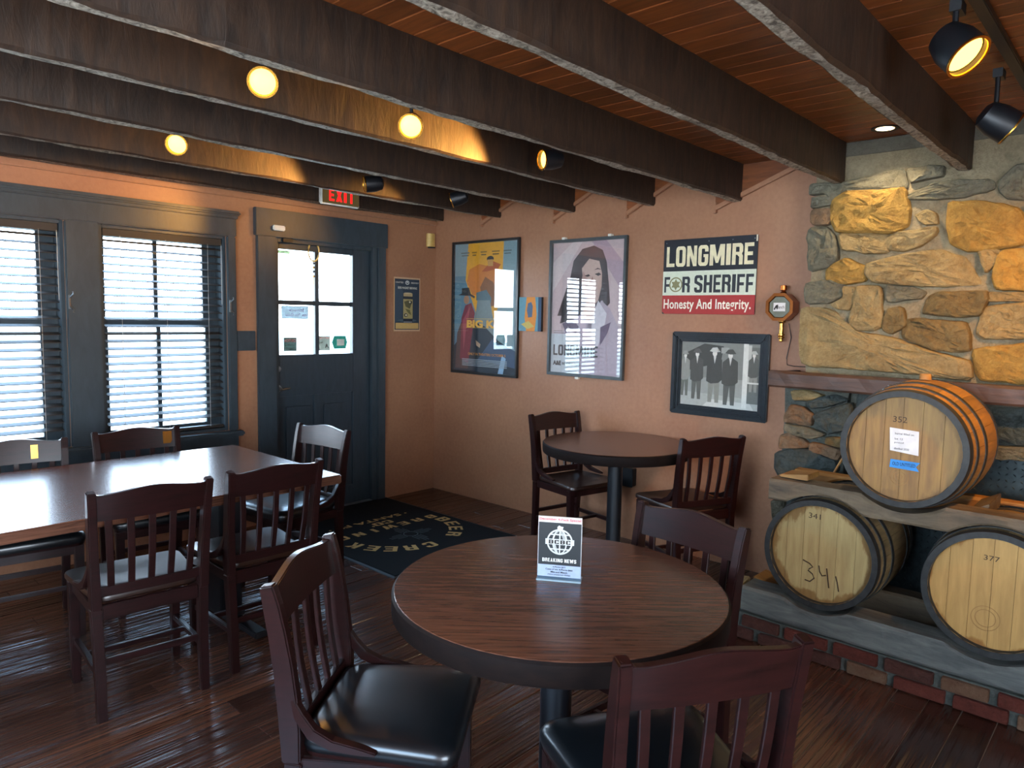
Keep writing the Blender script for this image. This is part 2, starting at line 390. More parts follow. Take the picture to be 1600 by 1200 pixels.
def block_polys(body, gap=.14):
    x = 0; out = []
    for ch in body:
        if ch == ' ': x += .5; continue
        w_ = LW.get(ch, 1.0)
        out += [[(x+u*w_, v) for u, v in p] for p in block_letter(ch)]; x += w_+gap
    T = x-gap
    return [[(u/T, v) for u, v in p] for p in out]
def block_text(body, w_, h_, mat, parent, cx, cz, d, gap=.14, name='lettering'):
    b = bmesh.new()
    for i, p in enumerate(block_polys(body, gap)):
        vs = [b.verts.new((cx+(u-.5)*w_, -d-(i % 5)*.00002, cz+(v-.5)*h_)) for u, v in p]; f = b.faces.new(vs)
        if len(vs) > 4: bmesh.ops.triangulate(b, faces=[f])
    me = bpy.data.meshes.new(name); b.to_mesh(me); b.free(); me.materials.append(M[mat]); return link(name, me, parent)
def block_floor(body, w_, h_, mat, parent, x, y, z, rot, gap=.14):
    b = bmesh.new(); R = Matrix.Rotation(rot, 3, 'Z')
    for i, p in enumerate(block_polys(body, gap)):
        vs = [b.verts.new(R @ Vector(((u-.5)*w_, (v-.5)*h_, 0))+Vector((x, y, z+(i % 5)*.00002))) for u, v in p]; f = b.faces.new(vs)
        if len(vs) > 4: bmesh.ops.triangulate(b, faces=[f])
    me = bpy.data.meshes.new('lettering'); b.to_mesh(me); b.free(); me.materials.append(M[mat]); return link('lettering', me, parent)

# ================================================================== SETTING
CEIL = 2.43
XL, YB = -5.7, -6.4
def wall_grid(name, rects, axis, t0, t1, u0, u1, z0, z1, mat):
    us = sorted({u0, u1, *[r[0] for r in rects], *[r[1] for r in rects]}); zs = sorted({z0, z1, *[r[2] for r in rects], *[r[3] for r in rects]})
    m = MB()
    for a, b in zip(us, us[1:]):
        for c, d in zip(zs, zs[1:]):
            if any(r[0] <= a+1e-6 and b-1e-6 <= r[1] and r[2] <= c+1e-6 and d-1e-6 <= r[3] for r in rects): continue
            if axis == 'y': m.box(a, b, t0, t1, c, d)
            else: m.box(t0, t1, a, b, c, d)
    bmesh.ops.remove_doubles(m.b, verts=m.b.verts, dist=1e-5)
    seen = {}
    for f in list(m.b.faces): seen.setdefault(tuple(sorted(v.index for v in f.verts)), []).append(f)
    m.b.verts.index_update(); seen = {}
    for f in list(m.b.faces): seen.setdefault(tuple(sorted(v.index for v in f.verts)), []).append(f)
    for l in seen.values():
        if len(l) > 1:
            for f in l: m.b.faces.remove(f)
    return tag(m.done(name, mat), kind='structure')
W2 = (-2.62, -1.85, .70, 2.0); W1 = (-3.57, -2.80, .70, 2.0); DO = (-1.50, -.62, 0.0, 2.03)
wall_grid('wall_left', [W2, W1, DO], 'y', 0, .15, XL, 0.15, 0, CEIL, 'wall')
wall_grid('wall_right', [], 'x', 0, .15, YB, 0, 0, CEIL, 'wall')
wall_grid('wall_behind', [(-5.4, -3.4, .65, 1.95)], 'y', YB-.15, YB, XL, .15, 0, CEIL, 'wall')  # opening invented in this unseen wall to let fill light in
wall_grid('wall_side', [(-4.9, -2.3, .9, 2.2)], 'x', XL-.15, XL, YB, .15, 0, CEIL, 'wall')  # unseen side opening added for the blue fill

# floor: planks run along x
fl = tag(quickbox('floor', 'grout', None, (XL-.15, .15, YB-.15, .15, -.08, -.0035)), kind='structure')
PW = .1165
row = 0; y = -3.833+PW*33
while y > 0: y -= PW
plank_meshes = {}
def plank_mesh(L):
    L = round(L, 2)
    if L not in plank_meshes:
        m = MB(); m.box(-L/2, L/2, -PW/2+.0019, PW/2-.0019, -.012, 0)
        es = [e for e in m.b.edges if all(v.co.z > -.001 for v in e.verts)]
        bmesh.ops.bevel(m.b, geom=es, offset=.0022, segments=1, affect='EDGES')
        bmesh.ops.recalc_face_normals(m.b, faces=m.b.faces)
        me = bpy.data.meshes.new('floor_plank'); m.b.to_mesh(me); m.b.free(); me.materials.append(M['plank']); plank_meshes[L] = me
    return plank_meshes[L]
yy = y+PW
n_pl = 0
while yy-PW > YB:
    ylo, yhi = yy-PW, min(yy, 0)
    x = -rnd.choice([.3, .6, .9, 1.2]) if row % 2 else -rnd.choice([.45, .75, 1.05])
    prev = 0.0
    while prev > XL+.02:
        x = max(x, XL)
        if prev-x > .02:
            L = prev-x
            if yhi-ylo > .03:
                o = link('floor_plank', plank_mesh(L-.002), fl, ((prev+x)/2, yy-PW/2, 0)); n_pl += 1
                if yy > .001: o.scale = (1, .95, 1); o.location.y = yy-PW/2
        prev = x; x -= 1.22
    yy -= PW; row += 1

# ceiling: boards along y, beams along x
ce = tag(quickbox('ceiling', 'ceil', None, (XL, .15, YB, .15, CEIL+.012, CEIL+.08)), kind='structure')
BW = .105
m = MB(); m.box(-BW/2+.001, BW/2-.001, YB, 0, 0, .012)
es = [e for e in m.b.edges if all(v.co.z < .001 for v in e.verts) and abs(e.verts[0].co.x-e.verts[1].co.x) < .001]
bmesh.ops.bevel(m.b, geom=es, offset=.004, segments=1, affect='EDGES')
first = m.done('ceiling_board', 'ceil', ce, loc=(-BW/2, 0, CEIL)); k = 1
while k*BW < -XL:
    link('ceiling_board', first.data, ce, (-BW/2-k*BW, 0, CEIL)); k += 1

def beam(yb, z0, x1, wdt=.062, seed=0, x0=XL):
    """hewn joist: back edge yb, front yb-wdt, wavy lower edges; underside paler"""
    N = 90; m = MB(); R = []
    for i in range(N+1):
        x = x0+(x1-x0)*i/N
        def n(a, s=3.0): return noise.noise(Vector((x*s+seed*7.3, a*11.1, seed)))
        j = lambda a: .007*n(a)+.004*n(a+5, 17)+.003*n(a+9, 41)
        R.append([(x, yb+j(1), CEIL-.001), (x, yb+j(2), z0+.012+j(3)), (x, yb-.012+j(2), z0+j(4)), (x, yb-wdt+.010+j(5)*1.3, z0+j(6)), (x, yb-wdt-.0+j(5), z0+.010+j(7)), (x, yb-wdt+j(8)*.5, CEIL-.001)])
    m.loft(R)
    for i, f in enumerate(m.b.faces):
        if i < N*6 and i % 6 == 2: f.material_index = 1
    return m.done('beam', ['beam', 'beam_under'], ce)
for i, (yb, z0, x1) in enumerate([(-.70, 2.275, -.003), (-1.43, 2.255, -.003), (-2.08, 2.245, -.003), (-2.675, 2.215, -.003), (-3.31, 2.22, -.19), (-3.875, 2.22, -.19), (-4.62, 2.22, -.19), (-5.3, 2.22, -.003), (-5.95, 2.22, -.003)]):
    beam(yb, z0, x1, seed=i+1)
beam(-.001, 2.30, -.003, .10, 12)          # ledger against the door wall
# terracotta moulding under the ledger
tr = tag(MB().box(XL, -.001, -.028, -.001, 2.262, 2.292).done('trim_1', 'wall', bevel=.006), kind='structure')
# raked mouldings and stained infill panels at the top of the poster wall, one per bay
t2 = tag(link('trim_2', None, None, (0, 0, 0)), kind='structure')
for (ya, za, yb2, zb) in [(-.56, 2.25, -.98, 2.43), (-1.30, 2.225, -1.72, 2.43), (-1.93, 2.215, -2.36, 2.43), (-2.57, 2.195, -3.12, 2.41)]:
    pan = MB().prism([(ya, za), (yb2, zb), (yb2, CEIL-.002), (ya+.0, CEIL-.002)], -.014, -.001, 'x').done('infill_panel', 'ceil', t2)
    d = Vector((0, yb2-ya, zb-za)).normalized(); nrm = Vector((0, -d.z, d.y))*-1
    if nrm.z > 0: nrm = -nrm
    def strip(o0, o1, th):
        p = [Vector((0, ya, za)), Vector((0, yb2, zb))]
        q = [p[0]+nrm*o0, p[1]+nrm*o0, p[1]+nrm*o1, p[0]+nrm*o1]
        q = [Vector((0, v.y, min(v.z, CEIL-.003))) for v in q]
        return MB().prism([(v.y, v.z) for v in q], -th, -.001, 'x')
    strip(-.004, .022, .030).done('raked_moulding', 'wall', t2, bevel=.004)
    MB().box(-.030, -.001, ya-.012, ya+.012, za-.038, za+.03).done('return_moulding', 'wall', t2, bevel=.004)

# ---------------------------------------------------------------- windows
def plank_piece(name, parent, a, mat='trim', bev=.006): return quickbox(name, mat, parent, a, bev)
trim_w = tag(link('trim_3', None, None, (-2.7, 0, 0)), kind='structure')
def tw(name, a, mat='trim', bev=.006):
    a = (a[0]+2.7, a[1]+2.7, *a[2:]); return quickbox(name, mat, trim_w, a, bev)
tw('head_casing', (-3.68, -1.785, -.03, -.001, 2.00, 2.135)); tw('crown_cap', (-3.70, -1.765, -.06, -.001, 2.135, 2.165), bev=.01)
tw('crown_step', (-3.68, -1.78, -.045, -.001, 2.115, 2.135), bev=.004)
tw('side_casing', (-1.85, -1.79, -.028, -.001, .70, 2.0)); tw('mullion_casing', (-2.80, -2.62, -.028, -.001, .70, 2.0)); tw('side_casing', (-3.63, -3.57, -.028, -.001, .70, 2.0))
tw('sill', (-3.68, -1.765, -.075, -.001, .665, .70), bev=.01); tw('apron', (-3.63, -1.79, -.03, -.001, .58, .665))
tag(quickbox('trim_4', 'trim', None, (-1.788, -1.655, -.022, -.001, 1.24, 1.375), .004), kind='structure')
for n_, (x0, x1, z0, z1) in enumerate((W2, W1)):
    wd = tag(link('window_%d' % (n_+1), None, None, (x0, 0, 0)), kind='structure'); L = x1-x0
    q = lambda nm, a, mat='trim', bev=.003: quickbox(nm, mat, wd, a, bev)
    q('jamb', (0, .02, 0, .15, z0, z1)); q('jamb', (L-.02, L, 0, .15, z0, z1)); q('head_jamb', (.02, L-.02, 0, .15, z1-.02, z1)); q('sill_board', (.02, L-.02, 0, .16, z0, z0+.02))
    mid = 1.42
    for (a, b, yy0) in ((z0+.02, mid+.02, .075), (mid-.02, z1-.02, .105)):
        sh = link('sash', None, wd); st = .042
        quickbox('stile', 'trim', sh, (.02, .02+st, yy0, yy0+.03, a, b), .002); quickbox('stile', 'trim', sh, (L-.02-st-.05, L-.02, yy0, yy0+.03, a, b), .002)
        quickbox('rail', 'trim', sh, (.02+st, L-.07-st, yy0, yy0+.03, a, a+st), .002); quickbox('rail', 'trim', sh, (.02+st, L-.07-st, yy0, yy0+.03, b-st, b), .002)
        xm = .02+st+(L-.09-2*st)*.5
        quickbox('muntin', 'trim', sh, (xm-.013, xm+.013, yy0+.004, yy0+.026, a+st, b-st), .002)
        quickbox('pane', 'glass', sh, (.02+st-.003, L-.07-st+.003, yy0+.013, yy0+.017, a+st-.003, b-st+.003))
    # slatted blind
    bl = thing('window_blind', ('dark wooden venetian blind in the whole window beside the door', 'dark wooden venetian blind in the window cut by the left picture edge')[n_], 'blind', (x0, 0, 0), 0, 'venetian blinds in the two windows')
    quickbox('head_rail', 'slat', bl, (.025, L-.025, .004, .055, z1-.065, z1-.022), .003)
    sm = MB(); ns = 26; dz = (z1-.08-(z0+.07))/(ns-1)
    tl = .27
    sm.hexa([(.028, .030-.025*math.cos(tl), -.025*math.sin(tl)-.0019), (L-.028, .030-.025*math.cos(tl), -.025*math.sin(tl)-.0019), (L-.028, .030+.025*math.cos(tl), .025*math.sin(tl)-.0019), (.028, .030+.025*math.cos(tl), .025*math.sin(tl)-.0019)],
            [(.028, .030-.025*math.cos(tl), -.025*math.sin(tl)+.0019), (L-.028, .030-.025*math.cos(tl), -.025*math.sin(tl)+.0019), (L-.028, .030+.025*math.cos(tl), .025*math.sin(tl)+.0019), (.028, .030+.025*math.cos(tl), .025*math.sin(tl)+.0019)])
    s0 = sm.done('slat', 'slat', bl, loc=(0, 0, z1-.09)); s0.rotation_euler = (0, 0, 0)
    for k in range(1, ns): 
        if z1-.09-k*dz > z0+.065: link('slat', s0.data, bl, (0, 0, z1-.09-k*dz))
    quickbox('bottom_rail', 'slat', bl, (.026, L-.026, .006, .054, z0+.026, z0+.045), .003)
    for xx in (.12, L*.5, L-.12):
        MB().tube([(xx, .003, z1-.06), (xx, .003, z0+.04)], .0011, 5).done('ladder_cord', 'cord', bl)
    cx = L-.035
    MB().tube([(cx, -.008, z1-.06), (cx, -.010, 1.55)], .0015, 5).done('pull_cord', 'cord', bl)
    cl = MB(); cl.box(L+.006, L+.016, -.036, -.029, 1.50, 1.58); cl.tube([(L+.011, -.036, 1.515), (L+.026, -.05, 1.495), (L+.024, -.05, 1.48)], .004, 6); cl.tube([(L+.011, -.036, 1.565), (L+.026, -.05, 1.585), (L+.024, -.05, 1.60)], .004, 6)
    cl.done('cord_cleat', 'nickel', bl)

# ---------------------------------------------------------------- door
dr = tag(link('door_1', None, None, (-1.50, 0, 0)), kind='structure')
# frame / casing (local x from 0)
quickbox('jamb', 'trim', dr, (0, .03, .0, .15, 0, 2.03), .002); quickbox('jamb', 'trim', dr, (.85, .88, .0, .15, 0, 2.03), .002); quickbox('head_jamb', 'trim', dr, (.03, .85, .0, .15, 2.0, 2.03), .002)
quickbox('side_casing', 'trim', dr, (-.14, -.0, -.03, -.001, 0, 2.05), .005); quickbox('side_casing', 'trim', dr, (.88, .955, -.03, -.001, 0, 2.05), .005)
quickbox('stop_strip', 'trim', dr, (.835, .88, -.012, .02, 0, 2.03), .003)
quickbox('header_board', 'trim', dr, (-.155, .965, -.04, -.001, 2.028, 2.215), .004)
lf = link('door_leaf', None, dr)
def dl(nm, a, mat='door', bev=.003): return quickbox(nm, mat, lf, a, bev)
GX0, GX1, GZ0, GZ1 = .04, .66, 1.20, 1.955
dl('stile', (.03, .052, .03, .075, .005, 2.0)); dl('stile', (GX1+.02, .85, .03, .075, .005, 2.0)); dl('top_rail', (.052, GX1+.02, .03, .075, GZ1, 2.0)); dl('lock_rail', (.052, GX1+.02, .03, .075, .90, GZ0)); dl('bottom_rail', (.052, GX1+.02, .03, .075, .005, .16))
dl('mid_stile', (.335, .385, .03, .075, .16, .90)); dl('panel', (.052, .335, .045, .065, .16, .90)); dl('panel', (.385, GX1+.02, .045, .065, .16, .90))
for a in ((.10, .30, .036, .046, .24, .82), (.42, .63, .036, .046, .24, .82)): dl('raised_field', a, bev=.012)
gm = .5*(GX0+.012+GX1+.02); gz = .5*(GZ0+GZ1)
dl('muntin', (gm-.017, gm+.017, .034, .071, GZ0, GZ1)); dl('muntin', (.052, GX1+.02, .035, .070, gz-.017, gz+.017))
for (a, b) in ((.052, gm-.017), (gm+.017, GX1+.02)):
    for (c, d) in ((GZ0, gz-.017), (gz+.017, GZ1)): dl('pane', (a-.002, b+.002, .050, .054, c-.002, d+.002), 'glass', 0)
quickbox('threshold', 'nickel', dr, (.03, .85, -.01, .12, 0, .012), .003)
# lever handle with rose, dead bolt
hd = MB(); hd.lathe([(.026, .0), (.026, -.008), (.012, -.012), (.010, -.045)], 16, 'y', (.036, .029, .96)); hd.tube([(.036, -.012, .96), (.05, -.014, .952), (.075, -.015, .957), (.11, -.015, .962)], [.010, .009, .008, .006], 8)
hd.done('lever_handle', 'nickel', lf, smooth=True)
MB().lathe([(.022, .0), (.022, -.010), (.008, -.014), (.008, -.028)], 16, 'y', (.036, .029, 1.10)).done('dead_bolt', 'nickel', lf, smooth=True)
# closer arm at the door top
cl = MB(); cl.box(.06, .14, -.02, .03, 2.0, 2.05); cl.done('closer_arm', 'black', dr, bevel=.004)
# things on the door
o = quickbox('door_contact_sensor', 'white', None, (-1.535, -1.445, -.066, -.041, 2.07, 2.105), .006); tag(o, 'small off-white sensor bar on the header above the door', 'sensor')
rp_ = thing('rope_charm', 'pale rope loop with dangling beads hung at the top of the door glass', 'ornament', (-1.17, .025, 1.90))
MB().tube([(.045*math.sin(a), -.004, .055+.07*math.cos(a)) for a in [2*PI*i/20 for i in range(21)]], .006, 6).done('loop', 'beige', rp_, smooth=True)
for i, z in enumerate((-.03, -.06, -.09, -.125)): MB().lathe([(.001, -.009), (.009, -.004), (.009, .004), (.001, .009)], 8, 'z', (0, -.004, z)).done('bead', 'brass' if i % 2 else 'black', rp_)
MB().tube([(0, -.004, -.01), (0, -.004, -.19)], .002, 5).done('string', 'beige', rp_)
def sticker(label, x, z, w_, h_, cols, txts):
    th = thing('door_notice', label, 'notice', (x, .0485, z), 0)
    quickbox('sheet', cols, th, (0, w_, -.0015, 0, 0, h_))
    for (s, cx, cz, tw_, thh, mt) in txts: lettering(s, tw_, thh, mt, th, cx, cz, .002, flip=True)
    return th
# thin paper and film stuck to the glass: the daylight behind shines through, tinted
M['sheet_blue'] = glass('pale_blue_sheet', (.17, .20, .215, 1), 1.3, .4); M['sheet_grey'] = glass('grey_sheet', (.115, .135, .122, 1), 1.3, .4); M['sheet_cream'] = glass('cream_sheet', (.225, .218, .195, 1), 1.3, .4)
M['sheet_green'] = glass('green_decal', (.06, .16, .135, 1), 1.3, .4); M['sheet_lime'] = glass('pale_green_sticker', (.20, .24, .17, 1), 1.3, .4)
M['pink_ink'] = plain('faded_pink_ink', '#b07a86', .7); M['red_ink'] = plain('red_ink', '#c04040', .7); M['violet_ink'] = plain('violet_ink', '#7a6fa0', .7)
sticker('pale blue sheet of mirrored writing at the top of the lower left door pane', -1.42, 1.46, .22, .095, 'sheet_blue', [('Entrance', .12, .065, .12, .022, 'violet_ink'), ('Use This Door', .12, .03, .18, .022, 'violet_ink')])
sticker('small grey caution notice at the foot of the lower left door pane', -1.405, 1.225, .105, .10, 'sheet_grey', [('CAUTION', .052, .078, .09, .022, 'red_ink'), ('No glass', .052, .048, .08, .018, 'ink'), ('on patio', .052, .020, .08, .018, 'ink')])
sticker('cream sheet with a red heading in the lower right door pane', -1.13, 1.225, .115, .11, 'sheet_cream', [('NOTICE', .055, .095, .10, .018, 'red_ink'), ('Please', .03, .06, .035, .012, 'ink'), ('A', .085, .035, .03, .035, 'ink')])
sticker('thin pale green sticker along the top of the upper left door pane', -1.44, 1.925, .09, .022, 'sheet_lime', [('OPEN', .045, .011, .05, .012, 'ink')])
gd = thing('door_decal', 'green hexagonal decal with a white square in the lower right door pane', 'sticker', (-.935, .0485, 1.285))
MB().prism([(-.065, 0), (-.045, .05), (.06, .05), (.075, 0), (.06, -.05), (-.045, -.05)], -.0015, 0, 'y').done('field', 'sheet_green', gd)
quickbox('centre_square', 'white', gd, (-.02, .045, -.003, -.0015, -.025, .025))

# daylight outside: pale gravel terrace
o = quickbox('outdoor_ground', plain('pale_gravel', '#cfc6b4', .9), None, (-30, 30, .3, 60, -.5, -.12)); tag(o, kind='structure')

# ================================================================== CHIMNEY
def rough_block(name, mats, parent, a, faces_step=.06, amp=.012, seed=0):
    x0, x1, y0, y1, z0, z1 = a
    m = MB(); ny = max(2, int((y1-y0)/faces_step)); nz = max(2, int((z1-z0)/faces_step)); R = []
    for i in range(ny+1):
        y = y0+(y1-y0)*i/ny; ring = []
        for k in range(nz+1):
            z = z0+(z1-z0)*k/nz; j = noise.noise(Vector((y*5+seed, z*5, 1)))*amp+noise.noise(Vector((y*17+seed, z*17, 3)))*amp*.6
            ring.append((x0-j*(1 if 0 < k < nz else .2), y+(0 if 0 < i < ny else noise.noise(Vector((z*9, seed, i)))*amp*1.5), z))
        ring.append((x1, y, z1)); ring.append((x1, y, z0)); R.append(ring)
    m.loft(R); return m.done(name, mats, parent)
ch = tag(link('chimney_breast', None, None, (0, 0, 0)), 'rough fieldstone chimney breast with pale smeared mortar on the right wall', 'chimney')
rough_block('mortar_body', 'mortar', ch, (-.165, -.001, -5.1, -3.225, 1.21, 2.36))
rough_block('parged_top', 'concrete', ch, (-.175, -.001, -5.1, -3.30, 2.36, 2.428), amp=.006)
rough_block('mortar_pier', 'mortar_dark', ch, (-.235, -.001, -3.47, -3.15, .135, 1.205), seed=3)
rough_block('mortar_lintel', 'mortar_dark', ch, (-.19, -.001, -5.1, -3.475, .915, 1.205), seed=5)
rough_block('mortar_pier', 'mortar_dark', ch, (-.235, -.001, -5.1, -4.85, .135, .91), seed=7)
quickbox('firebox_back', 'firebox_dark', ch, (-.03, -.001, -4.845, -3.475, .135, .91))

def stone_mesh(poly, x0, depth, mat, seed, parent=ch, shrink=.012):
    pts = []
    n = len(poly)
    cy = sum(p[0] for p in poly)/n; cz = sum(p[1] for p in poly)/n
    # smooth the outline a little and densify
    for i in range(n):
        a = Vector(poly[i-1]); b = Vector(poly[i]); c = Vector(poly[(i+1) % n])
        pts += [b+(a-b)*.22, b+(a-b)*.05+(c-b)*.05, b+(c-b)*.22]
    dense = []
    for i in range(len(pts)):
        a, b = pts[i], pts[(i+1) % len(pts)]; k = max(1, int((b-a).length/.028))
        for j in range(k): dense.append(a+(b-a)*j/k)
    dense = [p+Vector((noise.noise(Vector((p.x*30, p.y*30, seed))), noise.noise(Vector((p.x*30, p.y*30, seed+9)))))*.007 for p in dense]
    ctr = Vector((cy, cz))
    tilt = Vector((rnd.uniform(-.12, .12), rnd.uniform(-.10, .10)))
    R = []
    dense = [ctr+(p-ctr)*1.10 for p in dense]
    for s, h in ((1.0, -.012), (1.0, .35), (.96, .82), (.88, 1.0), (.74, 1.04), (.56, 1.08), (.38, 1.1), (.2, 1.1)):
        ring = []
        for p in dense:
            q = ctr+(p-ctr)*s
            if h > 0:
                e = (noise.noise(Vector((q.x*11, q.y*11, seed*3.1)))*.018+noise.noise(Vector((q.x*34, q.y*34, seed)))*.013+noise.noise(Vector((q.x*75, q.y*75, seed)))*.006) * (1 if s < .99 else .5)
                e += (q-ctr).dot(tilt)
                x = x0-max(.004, depth*h+e)
            else: x = x0+.012
            ring.append((x, q.x, q.y))
        R.append(ring)
    m = MB(); m.loft(R); return m.done('stone', mat, parent)
US = {'a': [(-3.214,2.169),(-3.313,2.159),(-3.321,2.12),(-3.218,2.107)],
 'b': [(-3.216,2.102),(-3.317,2.099),(-3.311,2.017),(-3.217,2.02)],
 'c': [(-3.325,2.136),(-3.397,2.178),(-3.54,2.164),(-3.646,2.168),(-3.675,2.078),(-3.676,1.996),(-3.611,1.959),(-3.361,1.981),(-3.331,2.032)],
 'd': [(-3.211,2.23),(-3.227,2.237),(-3.394,2.227),(-3.63,2.268),(-3.648,2.173),(-3.519,2.171),(-3.376,2.18),(-3.32,2.142),(-3.29,2.178),(-3.214,2.18)],
 'e': [(-3.362,1.97),(-3.602,1.949),(-3.598,1.865),(-3.519,1.858),(-3.383,1.886)],
 'f': [(-3.602,1.949),(-3.798,1.972),(-3.813,1.946),(-3.74,1.879),(-3.656,1.863),(-3.607,1.875)],
 'g': [(-3.711,2.034),(-3.756,2.056),(-3.802,2.037),(-3.815,1.986),(-3.76,1.985),(-3.722,2.013)],
 'h': [(-3.201,2.002),(-3.301,2.001),(-3.347,1.943),(-3.364,1.843),(-3.312,1.801),(-3.214,1.782)],
 'i': [(-3.308,1.784),(-3.396,1.842),(-3.497,1.795),(-3.502,1.719),(-3.404,1.71),(-3.317,1.732)],
 'j': [(-3.522,1.805),(-3.657,1.842),(-3.805,1.861),(-3.904,1.831),(-3.942,1.79),(-3.99,1.7),(-3.816,1.693),(-3.568,1.713),(-3.525,1.751)],
 'k': [(-3.858,2.072),(-3.965,2.077),(-4.123,2.03),(-4.148,1.962),(-4.15,1.877),(-4.063,1.858),(-3.946,1.854),(-3.883,1.892),(-3.859,1.983)],
 'l': [(-3.985,1.847),(-4.021,1.865),(-4.076,1.843),(-4.06,1.786),(-4.021,1.749)],
 'm': [(-4.076,1.843),(-4.167,1.848),(-4.211,1.771),(-4.203,1.668),(-4.067,1.68),(-4.051,1.738)],
 'n': [(-3.206,1.714),(-3.317,1.728),(-3.404,1.71),(-3.397,1.644),(-3.324,1.611),(-3.212,1.611)],
 'o': [(-3.405,1.694),(-3.463,1.687),(-3.46,1.644),(-3.433,1.578),(-3.39,1.578),(-3.335,1.6),(-3.403,1.639)],
 'p': [(-3.473,1.693),(-3.579,1.691),(-3.597,1.483),(-3.439,1.473),(-3.44,1.545)],
 'q': [(-3.608,1.696),(-3.705,1.695),(-3.781,1.663),(-3.756,1.632),(-3.623,1.611),(-3.61,1.643)],
 'r': [(-3.615,1.585),(-3.688,1.585),(-3.703,1.496),(-3.643,1.457),(-3.597,1.478)],
 's': [(-3.801,1.642),(-3.854,1.662),(-4.026,1.665),(-4.037,1.631),(-4.009,1.552),(-3.915,1.546),(-3.779,1.56)],
 't': [(-3.701,1.533),(-3.943,1.522),(-3.971,1.482),(-3.978,1.382),(-3.836,1.386),(-3.702,1.438)],
 'u': [(-4.023,1.592),(-4.238,1.612),(-4.249,1.461),(-4.05,1.445),(-4.007,1.463)],
 'v': [(-3.209,1.577),(-3.381,1.561),(-3.429,1.468),(-3.644,1.436),(-3.799,1.384),(-3.959,1.346),(-3.969,1.261),(-3.703,1.274),(-3.429,1.279),(-3.225,1.278)],
 'w': [(-3.994,1.393),(-4.251,1.433),(-4.264,1.253),(-4.029,1.255)],
 'x': [(-4.043,1.662),(-4.235,1.657),(-4.238,1.619),(-4.042,1.616)],
 'y': [(-3.659,2.121),(-3.784,2.179),(-3.924,2.178),(-4.009,2.169),(-4.016,2.125),(-3.878,2.1),(-3.697,2.112)],
 'z': [(-4.05,2.16),(-4.11,2.223),(-4.195,2.217),(-4.206,2.069),(-4.08,2.081),(-4.049,2.122)],
 'aa': [(-3.664,2.263),(-3.823,2.259),(-3.818,2.21),(-3.755,2.202),(-3.682,2.19)],
 'bb': [(-4.161,2.055),(-4.238,2.038),(-4.25,1.872),(-4.169,1.886)]}
UM = dict(a='stone_grey', b='stone_rust', c='stone_gold', d='stone_grey', e='stone_tan', f='stone_tan', g='stone_tan', h='stone_grey', i='stone_gold', j='stone_tan', k='stone_gold', l='stone_tan', m='stone_gold', n='stone_grey', o='stone_tan', p='stone_tan', q='stone_grey', r='stone_brown', s='stone_brown', t='stone_brown', u='stone_tan', v='stone_tan', w='stone_gold', x='stone_tan', y='stone_grey', z='stone_grey', aa='stone_grey', bb='stone_tan')
for i, (k, p) in enumerate(US.items()): stone_mesh(p, -.172, .040 if k in 'ckmv' else .030, UM[k], i+1)
# beyond the picture's right edge the same masonry carries on
z = 1.26; r2 = random.Random(3)
while z < 2.22:
    hgt = r2.uniform(.12, .2); y = -4.28
    while y > -5.02:
        wd_ = min(r2.uniform(.16, .34), 5.08+y)
        if wd_ > .08: stone_mesh([(y-.008, z+.01), (y-wd_*.5, z+r2.uniform(0, .02)), (y-wd_+.012, z+.012), (y-wd_+.008, z+hgt-.02), (y-wd_*.4, z+hgt-r2.uniform(0, .02)), (y-.012, z+hgt-.02)], -.172, .03, r2.choice(['stone_gold', 'stone_tan', 'stone_grey', 'stone_brown']), 60+int(z*10)+int(-y*10))
        y -= wd_
    z += hgt
LS = {'a': [(-3.19,1.14),(-3.265,1.146),(-3.358,1.127),(-3.307,1.102),(-3.268,1.088),(-3.199,1.092)],
 'b': [(-3.166,1.012),(-3.194,1.057),(-3.256,1.056),(-3.302,1.019),(-3.302,0.964),(-3.241,0.957),(-3.154,0.968)],
 'c': [(-3.272,1.081),(-3.333,1.118),(-3.416,1.135),(-3.48,1.111),(-3.425,1.086),(-3.368,1.067),(-3.283,1.055)],
 'd': [(-3.312,1.02),(-3.401,1.063),(-3.5,1.1),(-3.489,0.966),(-3.408,0.936),(-3.368,0.958)],
 'e': [(-3.165,0.955),(-3.303,0.951),(-3.37,0.925),(-3.306,0.889),(-3.21,0.905),(-3.164,0.92)],
 'f': [(-3.141,0.889),(-3.196,0.91),(-3.266,0.884),(-3.302,0.847),(-3.214,0.828),(-3.141,0.818)],
 'g': [(-3.307,0.875),(-3.38,0.865),(-3.471,0.85),(-3.442,0.799),(-3.377,0.81),(-3.307,0.82)],
 'h': [(-3.378,0.905),(-3.441,0.92),(-3.481,0.898),(-3.464,0.863),(-3.38,0.872)],
 'i': [(-3.128,0.788),(-3.215,0.821),(-3.303,0.827),(-3.377,0.803),(-3.429,0.797),(-3.439,0.744),(-3.396,0.697),(-3.257,0.673),(-3.167,0.662),(-3.136,0.71)],
 'j': [(-3.147,0.648),(-3.237,0.673),(-3.358,0.68),(-3.334,0.638),(-3.156,0.606)],
 'k': [(-3.111,0.519),(-3.182,0.532),(-3.187,0.433),(-3.123,0.42)]}
LM = dict(a='stone_tan', b='stone_rust', c='stone_slate', d='stone_slate', e='stone_grey', f='stone_rust', g='stone_rust', h='stone_brown', i='stone_slate', j='stone_grey', k='stone_grey')
for i, (k, p) in enumerate(LS.items()): stone_mesh(p, -.24, .05 if k in 'di' else .03, LM[k], 100+i)
for i, (y0, y1, z0, z1) in enumerate([(-3.14, -3.40, .14, .27), (-3.15, -3.44, .29, .41), (-3.20, -3.45, .42, .60)]):
    stone_mesh([(y0, z0), (y1, z0), (y1, z1), (y0-.05, z1), (y0, (z0+z1)/2)], -.24, .04, 'stone_slate', 130+i)
